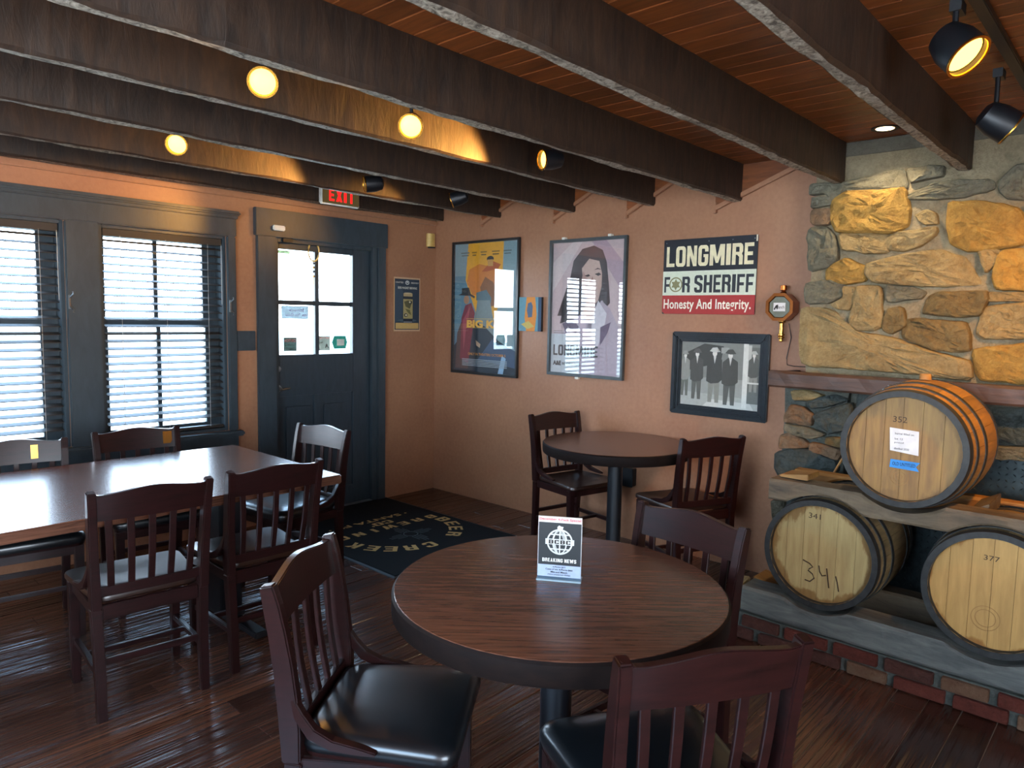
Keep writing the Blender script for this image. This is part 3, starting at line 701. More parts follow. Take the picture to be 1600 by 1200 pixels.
for i, p in enumerate(([(-4.058,1.122),(-4.214,1.138),(-4.282,1.139),(-4.293,0.986),(-4.196,0.979),(-4.103,0.997),(-4.061,1.085)], [(-4.099,0.953),(-4.294,0.974),(-4.298,0.909),(-4.1,0.897)])): stone_mesh(p, -.195, .03, 'stone_slate' if i == 0 else 'stone_grey', 140+i)
for i, (y0, y1) in enumerate([(-3.52, -3.78), (-3.80, -4.04), (-4.31, -4.62), (-4.64, -4.98)]):
    stone_mesh([(y0, .94), (y1, .93), (y1, 1.16), (y0, 1.17)], -.195, .03, 'stone_slate', 150+i)

# steel tread plate closing the firebox
tp = thing('tread_plate', 'steel diamond tread plate closing off the fireplace behind the barrels', 'metal plate', (-.13, -4.16, .14))
quickbox('sheet', 'plate', tp, (-.004, .004, -.68, .68, 0, .76))
m = MB(); i = 0
for a in range(44):
    for b in range(25):
        y, z = -.66+a*.03, .02+b*.03; s = 1 if (a+b) % 2 else -1
        c_, s_ = .010, .0035
        d1 = Vector((0, .7*s, .7))*c_; d2 = Vector((0, .7, -.7*s))*s_
        vs = [Vector((-.0055, y, z))+v for v in (d1, d2, -d1, -d2)]; top = Vector((-.0085, y, z))
        V = [m.b.verts.new(p) for p in vs]; T = m.b.verts.new(top)
        for k in range(4): m.face([V[k], V[(k+1) % 4], T])
o = m.done('tread_pattern', 'plate', tp); o['kind'] = 'stuff'

# mantel shelf
mt = thing('mantel_shelf', 'thick dark hewn timber mantel shelf running across the stone chimney', 'shelf', (0, -4.1, 1.2))
def hewn(name, mat, parent, x0, x1, y0, y1, z0f, z1f, n=40, amp=.006, seed=0, loc=(0, 0, 0)):
    m = MB(); R = []
    for i in range(n+1):
        y = y0+(y1-y0)*i/n
        def j(k): return amp*(noise.noise(Vector((y*6, k*3.3, seed)))+.6*noise.noise(Vector((y*25, k*5.1, seed))))
        zb, zt = z0f(y), z1f(y)
        R.append([(x0+.006+j(1), y, zb+j(2)*.3), (x0+j(3), y, zb+.01), (x0+j(4), y, zt-.012), (x0+.008+j(5), y, zt+j(6)*.3), ((x0+x1)/2, y, zt+j(7)*.6), (x1, y, zt), (x1, y, zb), ((x0+x1)/2, y, zb)])
    m.loft(R)
    return m.done(name, mat, parent, loc=loc)
hewn('timber', 'mantel', mt, -.325, -.252, -1.0, 1.015, lambda y: -.043, lambda y: .043)
MB().box(-.252, -.002, .965, 1.0, -.03, .035).done('rear_timber', 'mantel', mt)

# hearth
he = thing('brick_hearth', 'low raised red brick hearth under the barrel racks', 'hearth', (0, -4.15, 0))
HT = .128
rough_block('hearth_core', 'mortar_dark', he, (-.915, -.003, -.95, .98, 0.001, HT-.006), amp=.006)
for crs in range(2):
    z0 = .004+crs*.062; y = .985-crs*.10
    if crs: 
        pass
    while y > -.94:
        L = rnd.uniform(.17, .205); y1 = max(y-L, -.95)
        if y-y1 > .04:
            m = MB(); j = [rnd.uniform(-.003, .003) for _ in range(8)]
            m.hexa([(-.938+j[0], y1+.008, z0), (-.938+j[1], y-.008, z0+j[2]), (-.86, y-.008, z0), (-.86, y1+.008, z0)], [(-.936+j[3], y1+.008, z0+.050+j[4]), (-.936+j[5], y-.008, z0+.050+j[6]), (-.86, y-.008, z0+.05), (-.86, y1+.008, z0+.05)])
            m.done('brick', 'brick%d' % (rnd.choice([0, 0, 1, 1, 2])), he, bevel=.004, segs=1)
        y = y1-.012
for crs in range(2):
    x = -.85
    while x < -.06:
        m = MB().box(x, min(x+.19, -.02), .96, .992, .004+crs*.062, .054+crs*.062); m.done('brick', 'brick%d' % rnd.choice([0, 1]), he, bevel=.004, segs=1); x += .205

# lower timbers and upper rails
tb = thing('hearth_timber', 'long grey weathered timber lying on the brick hearth front under the lower barrels', 'timber', (0, -4.1, HT+.004))
def notch_up(barrels, base, r):  # top of a timber, lowered where a barrel lies on it
    def f(y):
        z = base
        for (yc, zc) in barrels:
            d = abs(y-yc)
            if d < r: z = min(z, zc-math.sqrt(r*r-d*d)-.002)
        return z
    return f
def notch_dn(barrels, base, r):
    def f(y):
        z = base
        for (yc, zc) in barrels:
            d = abs(y-yc)
            if d < r: z = max(z, zc+math.sqrt(r*r-d*d)+.002)
        return z
    return f
LB = [(-3.595, .478), (-4.245, .478)]; UB = [(-3.905, 1.0)]
rel = lambda B, dy, dz: [(a-dy, b-dz) for a, b in B]
hewn('timber', 'timber', tb, -.925, -.785, -1.0, .84, lambda y: 0, notch_up(rel(LB, -4.1, HT+.004), .122, .262), 90)
tb2 = thing('rear_hearth_timber', 'rear hidden timber on the hearth carrying the barrels near the firebox', 'timber', (0, -4.1, HT+.004))
hewn('timber', 'timber_b', tb2, -.50, -.40, -.93, .60, lambda y: 0, notch_up(rel(LB, -4.1, HT+.004), .122, .262), 90)
ur = thing('upper_rail', 'rough split timber rail lying across the two lower barrels, front one', 'timber', (0, -4.1, 0))
hewn('timber', 'timber_b', ur, -.885, -.765, -1.0, .75, notch_dn(rel(LB, -4.1, 0), .685, .262), notch_up(rel(UB, -4.1, 0), .782, .268), 110, .007, 4)
ur2 = thing('rear_rail', 'sawn yellow board lying behind the top barrel across the lower barrels', 'timber', (0, -4.1, 0))
hewn('board', 'board', ur2, -.45, -.38, -1.0, .80, notch_dn(rel(LB, -4.1, 0), .66, .262), notch_up(rel(UB, -4.1, 0), .755, .278), 110, .001, 5)
o = thing('wood_wedge', 'pale wooden wedge block lying on the left end of the upper rail', 'wedge', (-.775, -3.44, .786))
MB().hexa([(-.055, -.065, 0), (.09, -.065, 0), (.09, .065, 0), (-.055, .065, 0)], [(-.055, -.065, .028), (.09, -.065, .028), (.09, .065, .010), (-.055, .065, .010)]).done('block', 'board', o, bevel=.003)
o = thing('wood_wedge', 'brown wedge block chocked against the right side of the top barrel', 'wedge', (-.60, -4.14, .736))
MB().hexa([(-.15, -.05, 0), (.13, -.05, 0), (.13, .03, 0), (-.15, .03, 0)], [(-.15, -.05, .06), (.13, -.05, .06), (.13, .02, .02), (-.15, .02, .02)]).done('block', 'timber_b', o, bevel=.003)
o = thing('sandstone_block', 'pale sandstone block at the left end of the hearth timber', 'stone', (-.86, -3.215, HT))
MB().hexa([(-.06, -.032, 0), (.07, -.032, 0), (.07, .03, 0), (-.06, .03, 0)], [(-.05, -.032, .125), (.06, -.034, .14), (.06, .02, .13), (-.045, .01, .115)]).done('block', 'stone_tan', o, bevel=.006)
o = thing('wood_wedge', 'orange wooden chock behind the left end of the hearth timber', 'wedge', (-.70, -3.29, HT))
MB().hexa([(-.07, -.06, 0), (.08, -.06, 0), (.08, .06, 0), (-.07, .06, 0)], [(-.07, -.05, .10), (.08, -.05, .10), (.08, .04, .13), (-.07, .04, .13)]).done('block', 'board', o, bevel=.003)
o = tag(MB().hexa([(-.74, -3.86, HT), (-.60, -3.88, HT), (-.60, -3.98, HT), (-.72, -3.97, HT)], [(-.74, -3.86, HT+.03), (-.60, -3.88, HT+.045), (-.60, -3.98, HT+.03), (-.72, -3.97, HT+.02)]).done('folded_rag', 'teal', bevel=.006), 'folded teal rag on the hearth between the two lower barrels', 'rag')

# ---------------------------------------------------------------- barrels
def barrel(label, loc, r_head, r_bilge, L, smat, hmat, roll, group='oak barrels racked in front of the fireplace'):
    t = thing('oak_barrel', label, 'barrel', loc, 0, group); NS = 24
    def rad(u): return r_bilge-(r_bilge-r_head)*(2*u-1)**2
    m = MB(); R = []; N = 14
    for i in range(N+1):
        u = i/N; x = u*L; r = rad(u); a = PI/NS*.985
        R.append([(x, r*math.sin(-a), r*math.cos(a)), (x, 0, r*1.0015), (x, r*math.sin(a), r*math.cos(a)), (x, (r-.02)*math.sin(a), (r-.02)*math.cos(a)), (x, (r-.02)*math.sin(-a), (r-.02)*math.cos(a))])
    m.loft(R); s = m.done('stave', smat, t)
    for k in range(1, NS): link('stave', s.data, t, (0, 0, 0), (2*PI*k/NS, 0, 0))
    # croze / end grain already on the staves; heads made of boards
    rh = r_head-.021
    MB().lathe([(r_head+.004, .002), (r_head+.0045, -.003), (r_head-.019, -.003), (r_head-.0215, .004), (r_head-.0215, .027)], 64, 'x', cap=False).done('chime_hoop', 'hoop', t, smooth=True)
    for hx, front in ((.028, 1), (L-.028-.018, 0)):
        cuts = [-1, -.66, -.30, .04, .36, .70, 1]
        for a, b in zip(cuts, cuts[1:]):
            a2, b2 = a*rh+.0006, b*rh-.0006; pts = []
            for i in range(9): y = a2+(b2-a2)*i/8; pts.append((y, math.sqrt(max(rh*rh-y*y, 0))))
            for i in range(8, -1, -1): y = a2+(b2-a2)*i/8; pts.append((y, -math.sqrt(max(rh*rh-y*y, 0))-1e-5))
            pts = [p for i, p in enumerate(pts) if i == 0 or (abs(p[0]-pts[i-1][0])+abs(p[1]-pts[i-1][1])) > 1e-4]
            MB().prism(pts, hx, hx+.018, 'x').done('head_board', hmat, t)
    for u0, u1 in ((.0, .055), (.115, .15), (.27, .315), (.685, .73), (.85, .885), (.945, 1.0)):
        R2 = []
        for u in (u0, (u0+u1)/2, u1): R2.append((rad(u)+.0035, u*L))
        MB().lathe([(rad(u0)-.001, u0*L)]+R2+[(rad(u1)-.001, u1*L)], 64, 'x', cap=False).done('hoop', 'hoop', t, smooth=True)
        if u0 > 0 and u0 < .5:
            rv = MB()
            for dd in (-.18, .02): 
                ang = .4+dd; r = rad((u0+u1)/2)+.004
                c = Vector(((u0+u1)/2*L, r*math.sin(ang), r*math.cos(ang))); n_ = Vector((0, math.sin(ang), math.cos(ang)))
                rv.tube([c, c+n_*.004], [.007, .005], 8)
            rv.done('rivet', 'nickel', t)
    return t
def on_head(t, body, w_, h_, y, z, mat, **k):
    """lettering on a barrel head (faces -x)"""
    me = text_mesh(body, w_, h_, **k)
    me.transform(Matrix(((0, 0, -1, .0272), (-1, 0, 0, y), (0, 1, 0, z), (0, 0, 0, 1)))); me.materials.clear(); me.materials.append(M[mat])
    return link('lettering', me, t)
bt = barrel('oak barrel resting on the rails above the other two, with white label and blue tape', (-.93, -3.905, 1.0), .233, .267, .60, 'stave', 'head_a', 0)
on_head(bt, '352', .052, .024, .02, .118, 'marker')
lb = MB().hexa([(.0268, .050, -.012), (.0268, -.056, -.022), (.0268, -.052, .076), (.0268, .056, .082)], [(.0262, .050, -.012), (.0262, -.056, -.022), (.0262, -.052, .076), (.0262, .056, .082)]).done('paper_label', 'paper', bt)
for i, (ww, zz) in enumerate(((.07, .06), (.03, .038), (.035, .022), (.055, -.002))):
    me = text_mesh(('barrel filled on', 'lot 12', 'proof', 'distilled 2020')[i], ww, .008); me.transform(Matrix(((0, 0, -1, .0258), (-1, 0, 0, .035-ww/2), (0, 1, 0, zz), (0, 0, 0, 1)))); me.materials.clear(); me.materials.append(M['ink']); link('lettering', me, lb)
tp_ = MB().prism([(.048, -.082), (-.062, -.086), (-.050, -.068), (-.064, -.050), (.045, -.048)], .0262, .0268, 'x').done('blue_tape', 'blue_tape', bt)
me = text_mesh('OLD UNTITLED', .085, .014, bold=.0); me.transform(Matrix(((0, 0, -1, .0256), (-1, 0, 0, -.005), (0, 1, 0, -.065), (0, 0, 0, 1)))); me.materials.clear(); me.materials.append(M['ink']); link('lettering', me, tp_)
def ring_stamp(t, y, z, radii, mat):
    for r in radii: MB().lathe([(r-.0012, .0268), (r-.0012, .0274), (r+.0012, .0274), (r+.0012, .0268)], 32, 'x', (0, y, z), cap=False).done('stamp_ring', mat, t)
ring_stamp(bt, .008, -.118, (.034, .022, .010), 'stamp')
bp = MB().lathe([(.024, 0), (.022, .022), (.020, .024)], 16, 'z', (.30, 0, .270)).done('bung', 'board', bt, smooth=True)
# slanting stick leaning behind the barrel
st = tag(MB().tube([(-.345, -3.46, .745), (-.335, -3.53, .90), (-.33, -3.57, 1.0)], [.006, .006, .005], 6).done('twig', 'board'), 'thin pale stick leaning behind the top barrel on its left side', 'stick')
b2 = barrel('oak barrel low on the left with 341 written twice on its pale head', (-.90, -3.595, .478), .240, .262, .56, 'stave_old', 'head_b', 0)
on_head(b2, '341', .052, .024, .035, .165, 'marker')
def stroke(t, pts, r=.0028):
    MB().tube([(.0265, y, z) for y, z in pts], r, 5).done('handwritten_stroke', 'marker', t)
stroke(b2, [(.075, -.045), (.045, -.055), (.030, -.068), (.045, -.080), (.050, -.088), (.030, -.100), (.022, -.118), (.040, -.138), (.062, -.135)])
stroke(b2, [(.004, -.055), (-.001, -.082), (-.012, -.098), (-.028, -.092)]); stroke(b2, [(-.030, -.060), (-.036, -.095), (-.044, -.145)])
stroke(b2, [(-.070, -.085), (-.078, -.110), (-.086, -.150)])
b3 = barrel('oak barrel low on the right with 377 on its golden head and a round stamp', (-.90, -4.245, .478), .240, .262, .56, 'stave_old', 'head_c', 0)
on_head(b3, '377', .052, .020, .015, .135, 'marker'); ring_stamp(b3, .02, -.105, (.048, .034), 'stamp')

# ================================================================== TABLES
def pedestal(t, h, r=.045, base=.30):
    MB().lathe([(r, .03), (r, h)], 20).done('column', 'black', t, smooth=True)
    for a in range(4):
        ang = PI/4+a*PI/2; d = Vector((math.cos(ang), math.sin(ang), 0)); n_ = Vector((-d.y, d.x, 0))
        p0 = d*.03; p1 = d*base
        m = MB(); m.hexa([p0-n_*.032+Vector((0, 0, .004)), p1-n_*.028+Vector((0, 0, .004)), p1+n_*.028+Vector((0, 0, .004)), p0+n_*.032+Vector((0, 0, .004))],
                         [p0-n_*.032+Vector((0, 0, .06)), p1-n_*.028+Vector((0, 0, .026)), p1+n_*.028+Vector((0, 0, .026)), p0+n_*.032+Vector((0, 0, .06))]).done('base_foot', 'black', t, bevel=.006)
        MB().lathe([(.018, 0), (.018, .006)], 12, 'z', tuple(d*(base-.03))).done('glide', 'black', t)
    MB().box(-.22, .22, -.03, .03, h-.012, h).done('top_bracket', 'black', t, bevel=.003); MB().box(-.03, .03, -.22, .22, h-.024, h-.012).done('top_bracket', 'black', t, bevel=.003)
def round_table(label, x, y, r, rz):
    t = thing('round_table', label, 'table', (x, y, 0), rz, 'round pedestal tables')
    MB().lathe([(r-.003, .690), (r, .694), (r, .744), (r-.006, .750)], 80).done('edge_band', 'edge', t, smooth=True)
    MB().lathe([(r-.006, .7495), (r-.008, .7515)], 80).done('tabletop', 'tabletop', t)
    pedestal(t, .690); return t
round_table('round dark-stained pedestal table nearest the camera carrying the advertising card', -2.565, -3.45, .468, -.82)
round_table('round dark-stained pedestal table by the poster wall under the framed pictures', -.475, -2.22, .450, .3)
lt = thing('dining_table', 'long rectangular stained wooden table below the windows', 'table', (-3.25, -1.315, 0))
LTX = 1.05
MB().box(-LTX, LTX, -.535, .525, .708, .750).done('tabletop', 'tabletop', lt, bevel=.005)
for xx in (.73, -.70):
    MB().box(xx-.055, xx+.055, -.07, .07, .05, .69).done('column', 'black', lt, bevel=.004)
    MB().hexa([(xx-.035, -.37, .004), (xx+.035, -.37, .004), (xx+.035, .26, .004), (xx-.035, .26, .004)], [(xx-.03, -.36, .03), (xx+.03, -.36, .03), (xx+.03, .25, .03), (xx-.03, .25, .03)]).done('base_foot', 'black', lt, bevel=.004)
    MB().box(xx-.045, xx+.045, -.12, .12, .028, .055).done('base_hub', 'black', lt, bevel=.004)
    MB().box(xx-.04, xx+.04, -.35, .35, .688, .708).done('top_bracket', 'black', lt, bevel=.003)
    for s in (-1, 1): MB().lathe([(.02, 0), (.02, .006)], 12, 'z', (xx, -.055+s*.28, 0)).done('glide', 'black', lt)

# ================================================================== CHAIRS
SH = .455
def swept(pts, w_, t_, n=1):
    """flat bar through pts in the y-z plane; w_ across x, t_ thickness in the plane"""
    P = [Vector(p) for p in pts]; R = []
    for i, p in enumerate(P):
        d = (P[min(i+1, len(P)-1)]-P[max(i-1, 0)]).normalized(); nn = Vector((0, -d.z, d.y))
        ww = w_[i] if isinstance(w_, (list, tuple)) else w_; tt = t_[i] if isinstance(t_, (list, tuple)) else t_
        R.append([p+Vector((-ww/2, 0, 0))-nn*tt/2, p+Vector((ww/2, 0, 0))-nn*tt/2, p+Vector((ww/2, 0, 0))+nn*tt/2, p+Vector((-ww/2, 0, 0))+nn*tt/2])
    return R
def back_y(z):  # lean of the back above the seat
    u = (z-SH)/(.87-SH); return -.195-.012*u-.042*u*u
def make_chair(label, padded):
    t = thing('dining_chair', label, 'chair')
    # side posts: rear leg and back stile, wide boards with a forward sweep into the seat side
    for s in (-1, 1):
        xs = s*.196
        MB().loft(swept([(xs*.93, -.212, 0), (xs*.93, -.200, .20), (xs*.96, -.190, .42)], [.034, .036, .036], [.030, .036, .042])).done('leg', 'maho', t, bevel=.003)
        pts = []
        zz = [.42, .50, .58, .66, .74, .81, .862]
        for i, z in enumerate(zz): pts.append((xs*(.96+.07*i/6), back_y(z), z))
        MB().loft(swept(pts, [.036, .034, .032, .030, .030, .030, .030], [.046, .052, .052, .050, .046, .042, .034])).done('back_stile', 'maho', t, bevel=.004)
        # sweep that flows from the stile into the seat edge
        arc = [(xs*1.0, -.190, .585), (xs*1.02, -.172, .545), (xs*1.04, -.140, .505), (xs*1.05, -.09, .482), (xs*1.06, -.03, .474), (xs*1.06, .02, .468)]
        MB().loft(swept(arc, .026, [.012, .026, .030, .026, .020, .008])).done('side_sweep', 'maho', t, bevel=.003)
        xf = s*.190
        MB().loft(swept([(xf, .168, 0), (xf, .166, .25), (xf, .163, .428)], [.030, .036, .040], [.030, .036, .040])).done('leg', 'maho', t, bevel=.003)
        MB().box(s*.186-.010, s*.186+.010, -.18, .15, .165, .190).done('stretcher', 'maho', t, bevel=.003)
        MB().box(s*.188-.009, s*.188+.009, -.175, .148, .385, .430).done('apron', 'maho', t, bevel=.002)
    MB().box(-.176, .176, -.008, .012, .168, .187).done('stretcher', 'maho', t, bevel=.003)
    MB().box(-.172, .172, .158, .176, .385, .430).done('apron', 'maho', t, bevel=.002)
    MB().box(-.165, .165, -.209, -.193, .205, .230).done('stretcher', 'maho', t, bevel=.003)
    MB().box(-.168, .168, -.204, -.184, .375, .430).done('back_rail', 'maho', t, bevel=.003)
    # seat outline, wider at the front
    def outline(sc_, n=10):
        c = [(-.185, -.185), (.185, -.185), (.222, .205), (-.222, .205)]; rr = .05; out = []
        for i in range(4):
            p = Vector(c[i]); a = (Vector(c[i-1])-p).normalized(); b = (Vector(c[(i+1) % 4])-p).normalized()
            for k in range(n//2+1):
                u = k/(n//2); q = p+a*rr*(1-u)**2+b*rr*u**2; out.append(q*sc_ if False else Vector((q.x*sc_, .01+(q.y-.01)*sc_)))
        for q in out:
            if q.y > .15: q.y += .015*(1-(q.x/.22)**2)
        return out
    if padded:
        MB().loft([[(p.x, p.y, z) for p in outline(s_)] for s_, z in ((.97, .430), (.985, .442))]).done('seat_board', 'maho', t)
        MB().loft([[(p.x, p.y, z) for p in outline(s_)] for s_, z in ((.985, .442), (1.01, .455), (1.005, .470), (.965, .484), (.86, .492), (.6, .497), (.3, .498))]).done('seat', 'vinyl', t, smooth=True)
    else:
        m = MB(); O = outline
        m.loft([[(p.x, p.y, z-(.010*(1-min(1, (p.x/.16)**2))*max(0, 1-abs(p.y+.02)/.2) if s_ < .9 else 0)) for p in O(s_)] for s_, z in ((.96, .430), (1.0, .438), (1.0, .452), (.985, .458), (.85, .457), (.6, .455), (.3, .454))]).done('seat', 'maho_seat', t, smooth=True)
    # lower back rail
    def curved(z0, z1, bow, th, ztop=None, n=16, half=.182, name='', mat='maho'):
        R = []
        for i in range(n+1):
            x = -half+2*half*i/n; u = x/half; yb = -bow*(1-u*u)
            zt = z1 if ztop is None else ztop(u)
            R.append([(x, back_y(z0)+yb-th/2, z0), (x, back_y(zt)+yb-th/2, zt), (x, back_y(zt)+yb+th/2, zt), (x, back_y(z0)+yb+th/2, z0)])
        return MB().loft(R).done(name, mat, t, bevel=.0025)
    curved(.462, .500, .004, .020, name='lower_rail')
    def top(u):  # camel-back crest with small ears
        return .846+.022*math.exp(-(u/.55)**2)+.016*max(0, (abs(u)-.80)/.2)**1.5
    curved(.752, .86, .016, .022, top, 26, .212, 'crest_rail')
    for k in range(5):
        x = (-.136+.068*k); P = []
        for i in range(9):
            z = .495+(.756-.495)*i/8; u = i/8; P.append((x*(1+.08*u), back_y(z)-.010*math.sin(PI*u)-.004-.008*u*(1-(x/.2)**2), z))
        MB().loft(swept(P, .024, .011)).done('back_slat', 'maho', t, bevel=.002, segs=1)
    return t
def kids(o): return [c for c in C.objects if c.parent == o]
proto = {}
def place_chair(x, y, deg, padded, label, group, s=1.0):
    if padded not in proto:
        o = make_chair(label, padded); proto[padded] = (o, kids(o))
    else:
        src, ks = proto[padded]; o = src.copy(); C.objects.link(o)
        for c in ks:
            d = c.copy(); C.objects.link(d); d.parent = o
    o.location = (x, y, 0); o.rotation_euler = (0, 0, math.radians(deg)); o['label'] = label; o['group'] = group
    return o
def chair_from_crest(cx, cy, deg, *a):
    r = math.radians(deg); off = .255
    return place_chair(cx-off*math.sin(r), cy+off*math.cos(r), deg, *a)
G1 = 'slat-back chairs round the near table'; G2 = 'slat-back chairs at the far round table'; G3 = 'slat-back chairs at the long table'
chair_from_crest(-3.13, -3.02, -143.2, True, 'black-cushioned slat-back chair left of the near round table, seat facing right', G1)
chair_from_crest(-2.84, -4.07, -31.4, True, 'dark slat-back chair cut by the bottom edge, its back towards the camera', G1)
chair_from_crest(-1.97, -3.54, 82.7, True, 'dark slat-back chair behind the near round table with bright blue sheen on its crest', G1)
chair_from_crest(-.33, -1.605, 168.3, False, 'wooden-seated slat-back chair left of the far round table', G2)
chair_from_crest(-.455, -2.855, -24.5, False, 'slat-back chair right of the far round table beside the picture frame', G2)
chair_from_crest(-3.09, -1.96, -5.3, False, 'wooden-seated slat-back chair drawn up to the long table, nearer the left edge', G3)
chair_from_crest(-2.58, -1.945, -1.3, False, 'wooden-seated slat-back chair at the right end of the long table near side', G3)
chair_from_crest(-1.84, -1.15, 97.5, True, 'slat-back chair at the head of the long table in front of the door', G3)
cB = chair_from_crest(-2.65, -.585, 174, True, 'slat-back chair with a brass plaque under the right window behind the long table', G3)
cA = chair_from_crest(-3.21, -.61, 172, True, 'slat-back chair with a narrow plaque under the left window behind the long table', G3)

for cc, px_, pw in ((cB, -.150, .046), (cA, -.075, .030)):
    yb_ = back_y(.80)-.016*(1-(px_/.212)**2)+.011
    MB().hexa([(px_-pw/2, yb_+.0065, .772), (px_+pw/2, yb_+.0065, .772), (px_+pw/2, yb_-.004, .772), (px_-pw/2, yb_-.004, .772)],
              [(px_-pw/2, yb_-.0015, .838), (px_+pw/2, yb_-.0015, .838), (px_+pw/2, yb_-.012, .838), (px_-pw/2, yb_-.012, .838)]).done('brass_plaque', 'brass', cc)

# table card
cd = thing('table_card', 'upright acrylic card holder with a black and white brewery advert on the near table', 'sign', (-2.5425, -3.4315, .7515), math.atan2(-.111, .069))
CW, CH = .125, .182
quickbox('acrylic_stand', plain('clear_acrylic_edge', '#8fa0a8', .15, 0, .5), cd, (-CW/2-.002, CW/2+.002, -.012, .035, 0, .005), .001)
quickbox('card', 'white', cd, (-CW/2, CW/2, -.002, .002, .005, .005+CH))
def ln(cx, w_, y, h_): return RECT(cx-w_/2, cx+w_/2, y-h_/2, y+h_/2)
gl_ = [('#c2c0bc', RECT(0, 1, 0, 1)), ('#25282a', RECT(.012, .988, .225, .905)), ('#a4b0c6', RECT(.0, 1, .035, .225)), ('#c8beb8', RECT(.0, 1, .905, 1)), ('#3c5060', RECT(0, 1, 0, .035))]
gc = (.5, .60); gr = (.30, .205)
gl_ += [('#c2c1bc', ELL(*gc, *gr, 30)), ('#25282a', ELL(*gc, gr[0]*.88, gr[1]*.88, 30))]
for a in (-.52, .52): gl_.append(('#c2c1bc', [(gc[0]+math.sin(a*1.15)*gr[0]*.93*math.cos(p)+dx, gc[1]+gr[1]*.93*math.sin(p)) for dx, rng in ((-.016, range(-6, 7)), (.016, range(6, -7, -1))) for p in [q*PI/2/6.2 for q in rng]]))
gl_.append(('#c2c1bc', RECT(.485, .515, gc[1]-gr[1], gc[1]+gr[1])))
for zz in (-.57, .57): gl_.append(('#c2c1bc', RECT(gc[0]-gr[0]*.78, gc[0]+gr[0]*.78, gc[1]+zz*gr[1]-.010, gc[1]+zz*gr[1]+.010)))
gl_ += [('#c2c1bc', RECT(.17, .83, .555, .645)), ('#c2c1bc', [(.44, .80), (.56, .80), (.58, .845), (.52, .85), (.48, .865), (.44, .84)])]
printed('print', CW, CH, gl_, cd, -CW/2, .005, .0023)
def ct(s, w_, h_, u, v, mat, **k): lettering(s, w_*CW, h_*CH, mat, cd, (u-.5)*CW, .005+v*CH, .0040, depth=.0003, **k)
M['card_red'] = plain('faded_red_ink', '#c45a60', .7)
ct('December 4-Pack Special', .94, .05, .5, .955, 'card_red', bold=.01); block_text('BCBC', .50*CW, .062*CH, 'ink', cd, 0, .005+.60*CH, .0044, .3); block_text('BREAKING NEWS', .78*CW, .058*CH, 'white', cd, 0, .005+.305*CH, .0044, .25)
ct('4-Packs $12', .30, .026, .5, .195, 'ink'); ct('Case of six 4-Packs $60', .62, .028, .5, .155, 'ink', bold=.01); ct('Mix and Match', .38, .028, .5, .113, 'ink', bold=.01); ct('(Non-Imperials Only)', .52, .028, .5, .070, 'ink')

# door mat
mx0, mx1, my0, my1 = -1.60, -.53, -1.49, -.015
dm = thing('door_mat', 'black brewery logo mat on the floor in front of the door', 'mat', (0, 0, 0))
MB().box(mx0, mx1, my0, my1, .0005, .009).done('pile', 'mat', dm, bevel=.004)
MB().loft([[(mx0+d, my0+d, z), (mx1-d, my0+d, z), (mx1-d, my1-d, z), (mx0+d, my1-d, z)] for d, z in ((-.02, .0003), (-.018, .004), (0, .006))], cap=False).done('rubber_border', 'black', dm)
def mat_txt(s, w_, h_, x, y, mat='mat_ink', rot=0, **k): lettering(s, w_, h_, mat, dm, x, y, .0096, plane='floor', rot=PI+rot, **k)
# arc of single letters BEER CREEK, read from the door
seq = [('B', 2), ('E', 20.5), ('E', 38), ('R', 57), ('C', 96), ('R', 115), ('E', 133), ('E', 150), ('K', 169)]
for ch_, a in seq:
    A = math.radians(a); px_, py_ = -1.035+.415*math.cos(A), -.80-.40*math.sin(A)
    block_floor(ch_, .085, .098, 'mat_ink', dm, px_, py_, .0097, math.atan2(-math.sin(A), math.cos(A))-PI/2)
bw = 'BREWING'
for i, ch_ in enumerate(bw):
    u = i/6; xx = -.64-.77*u; yy_ = -.70
    block_floor(ch_, {'I': .03, 'W': .105}.get(ch_, .075), .078, 'mat_ink', dm, xx, yy_, .0097, PI)
block_floor('CO', .16, .07, 'mat_ink', dm, -1.0, -.592, .0097, PI); MB().lathe([(.011, .009), (.011, .0098)], 10, 'z', (-1.10, -.617, 0)).done('dot', 'mat_ink', dm)
mat_txt('SANTA FE', .56, .055, -1.045, -.495, bold=.015)
for dx in (-.33, .33): MB().lathe([(.010, .009), (.010, .0098)], 10, 'z', (-1.045+dx, -.495, 0)).done('dot', 'mat_ink', dm)
zs_ = MB(); zc = Vector((-1.02, -.93, 0)); zs_.lathe([(.045, .009), (.045, .0098), (.052, .0098), (.052, .009)], 28, 'z', tuple(zc), cap=False)
for a in range(4):
    A = a*PI/2; d = Vector((math.cos(A), math.sin(A), 0)); n_ = Vector((-d.y, d.x, 0))
    for k, Lk in ((-1.5, .08), (-.5, .12), (.5, .12), (1.5, .08)):
        p0 = zc+d*.055+n_*k*.022; p1 = p0+d*Lk
        zs_.hexa([p0-n_*.003+Vector((0, 0, .009)), p1-n_*.003+Vector((0, 0, .009)), p1+n_*.003+Vector((0, 0, .009)), p0+n_*.003+Vector((0, 0, .009))], [p0-n_*.003+Vector((0, 0, .0098)), p1-n_*.003+Vector((0, 0, .0098)), p1+n_*.003+Vector((0, 0, .0098)), p0+n_*.003+Vector((0, 0, .0098))])
zs_.done('sun_emblem', 'mat_grey', dm)

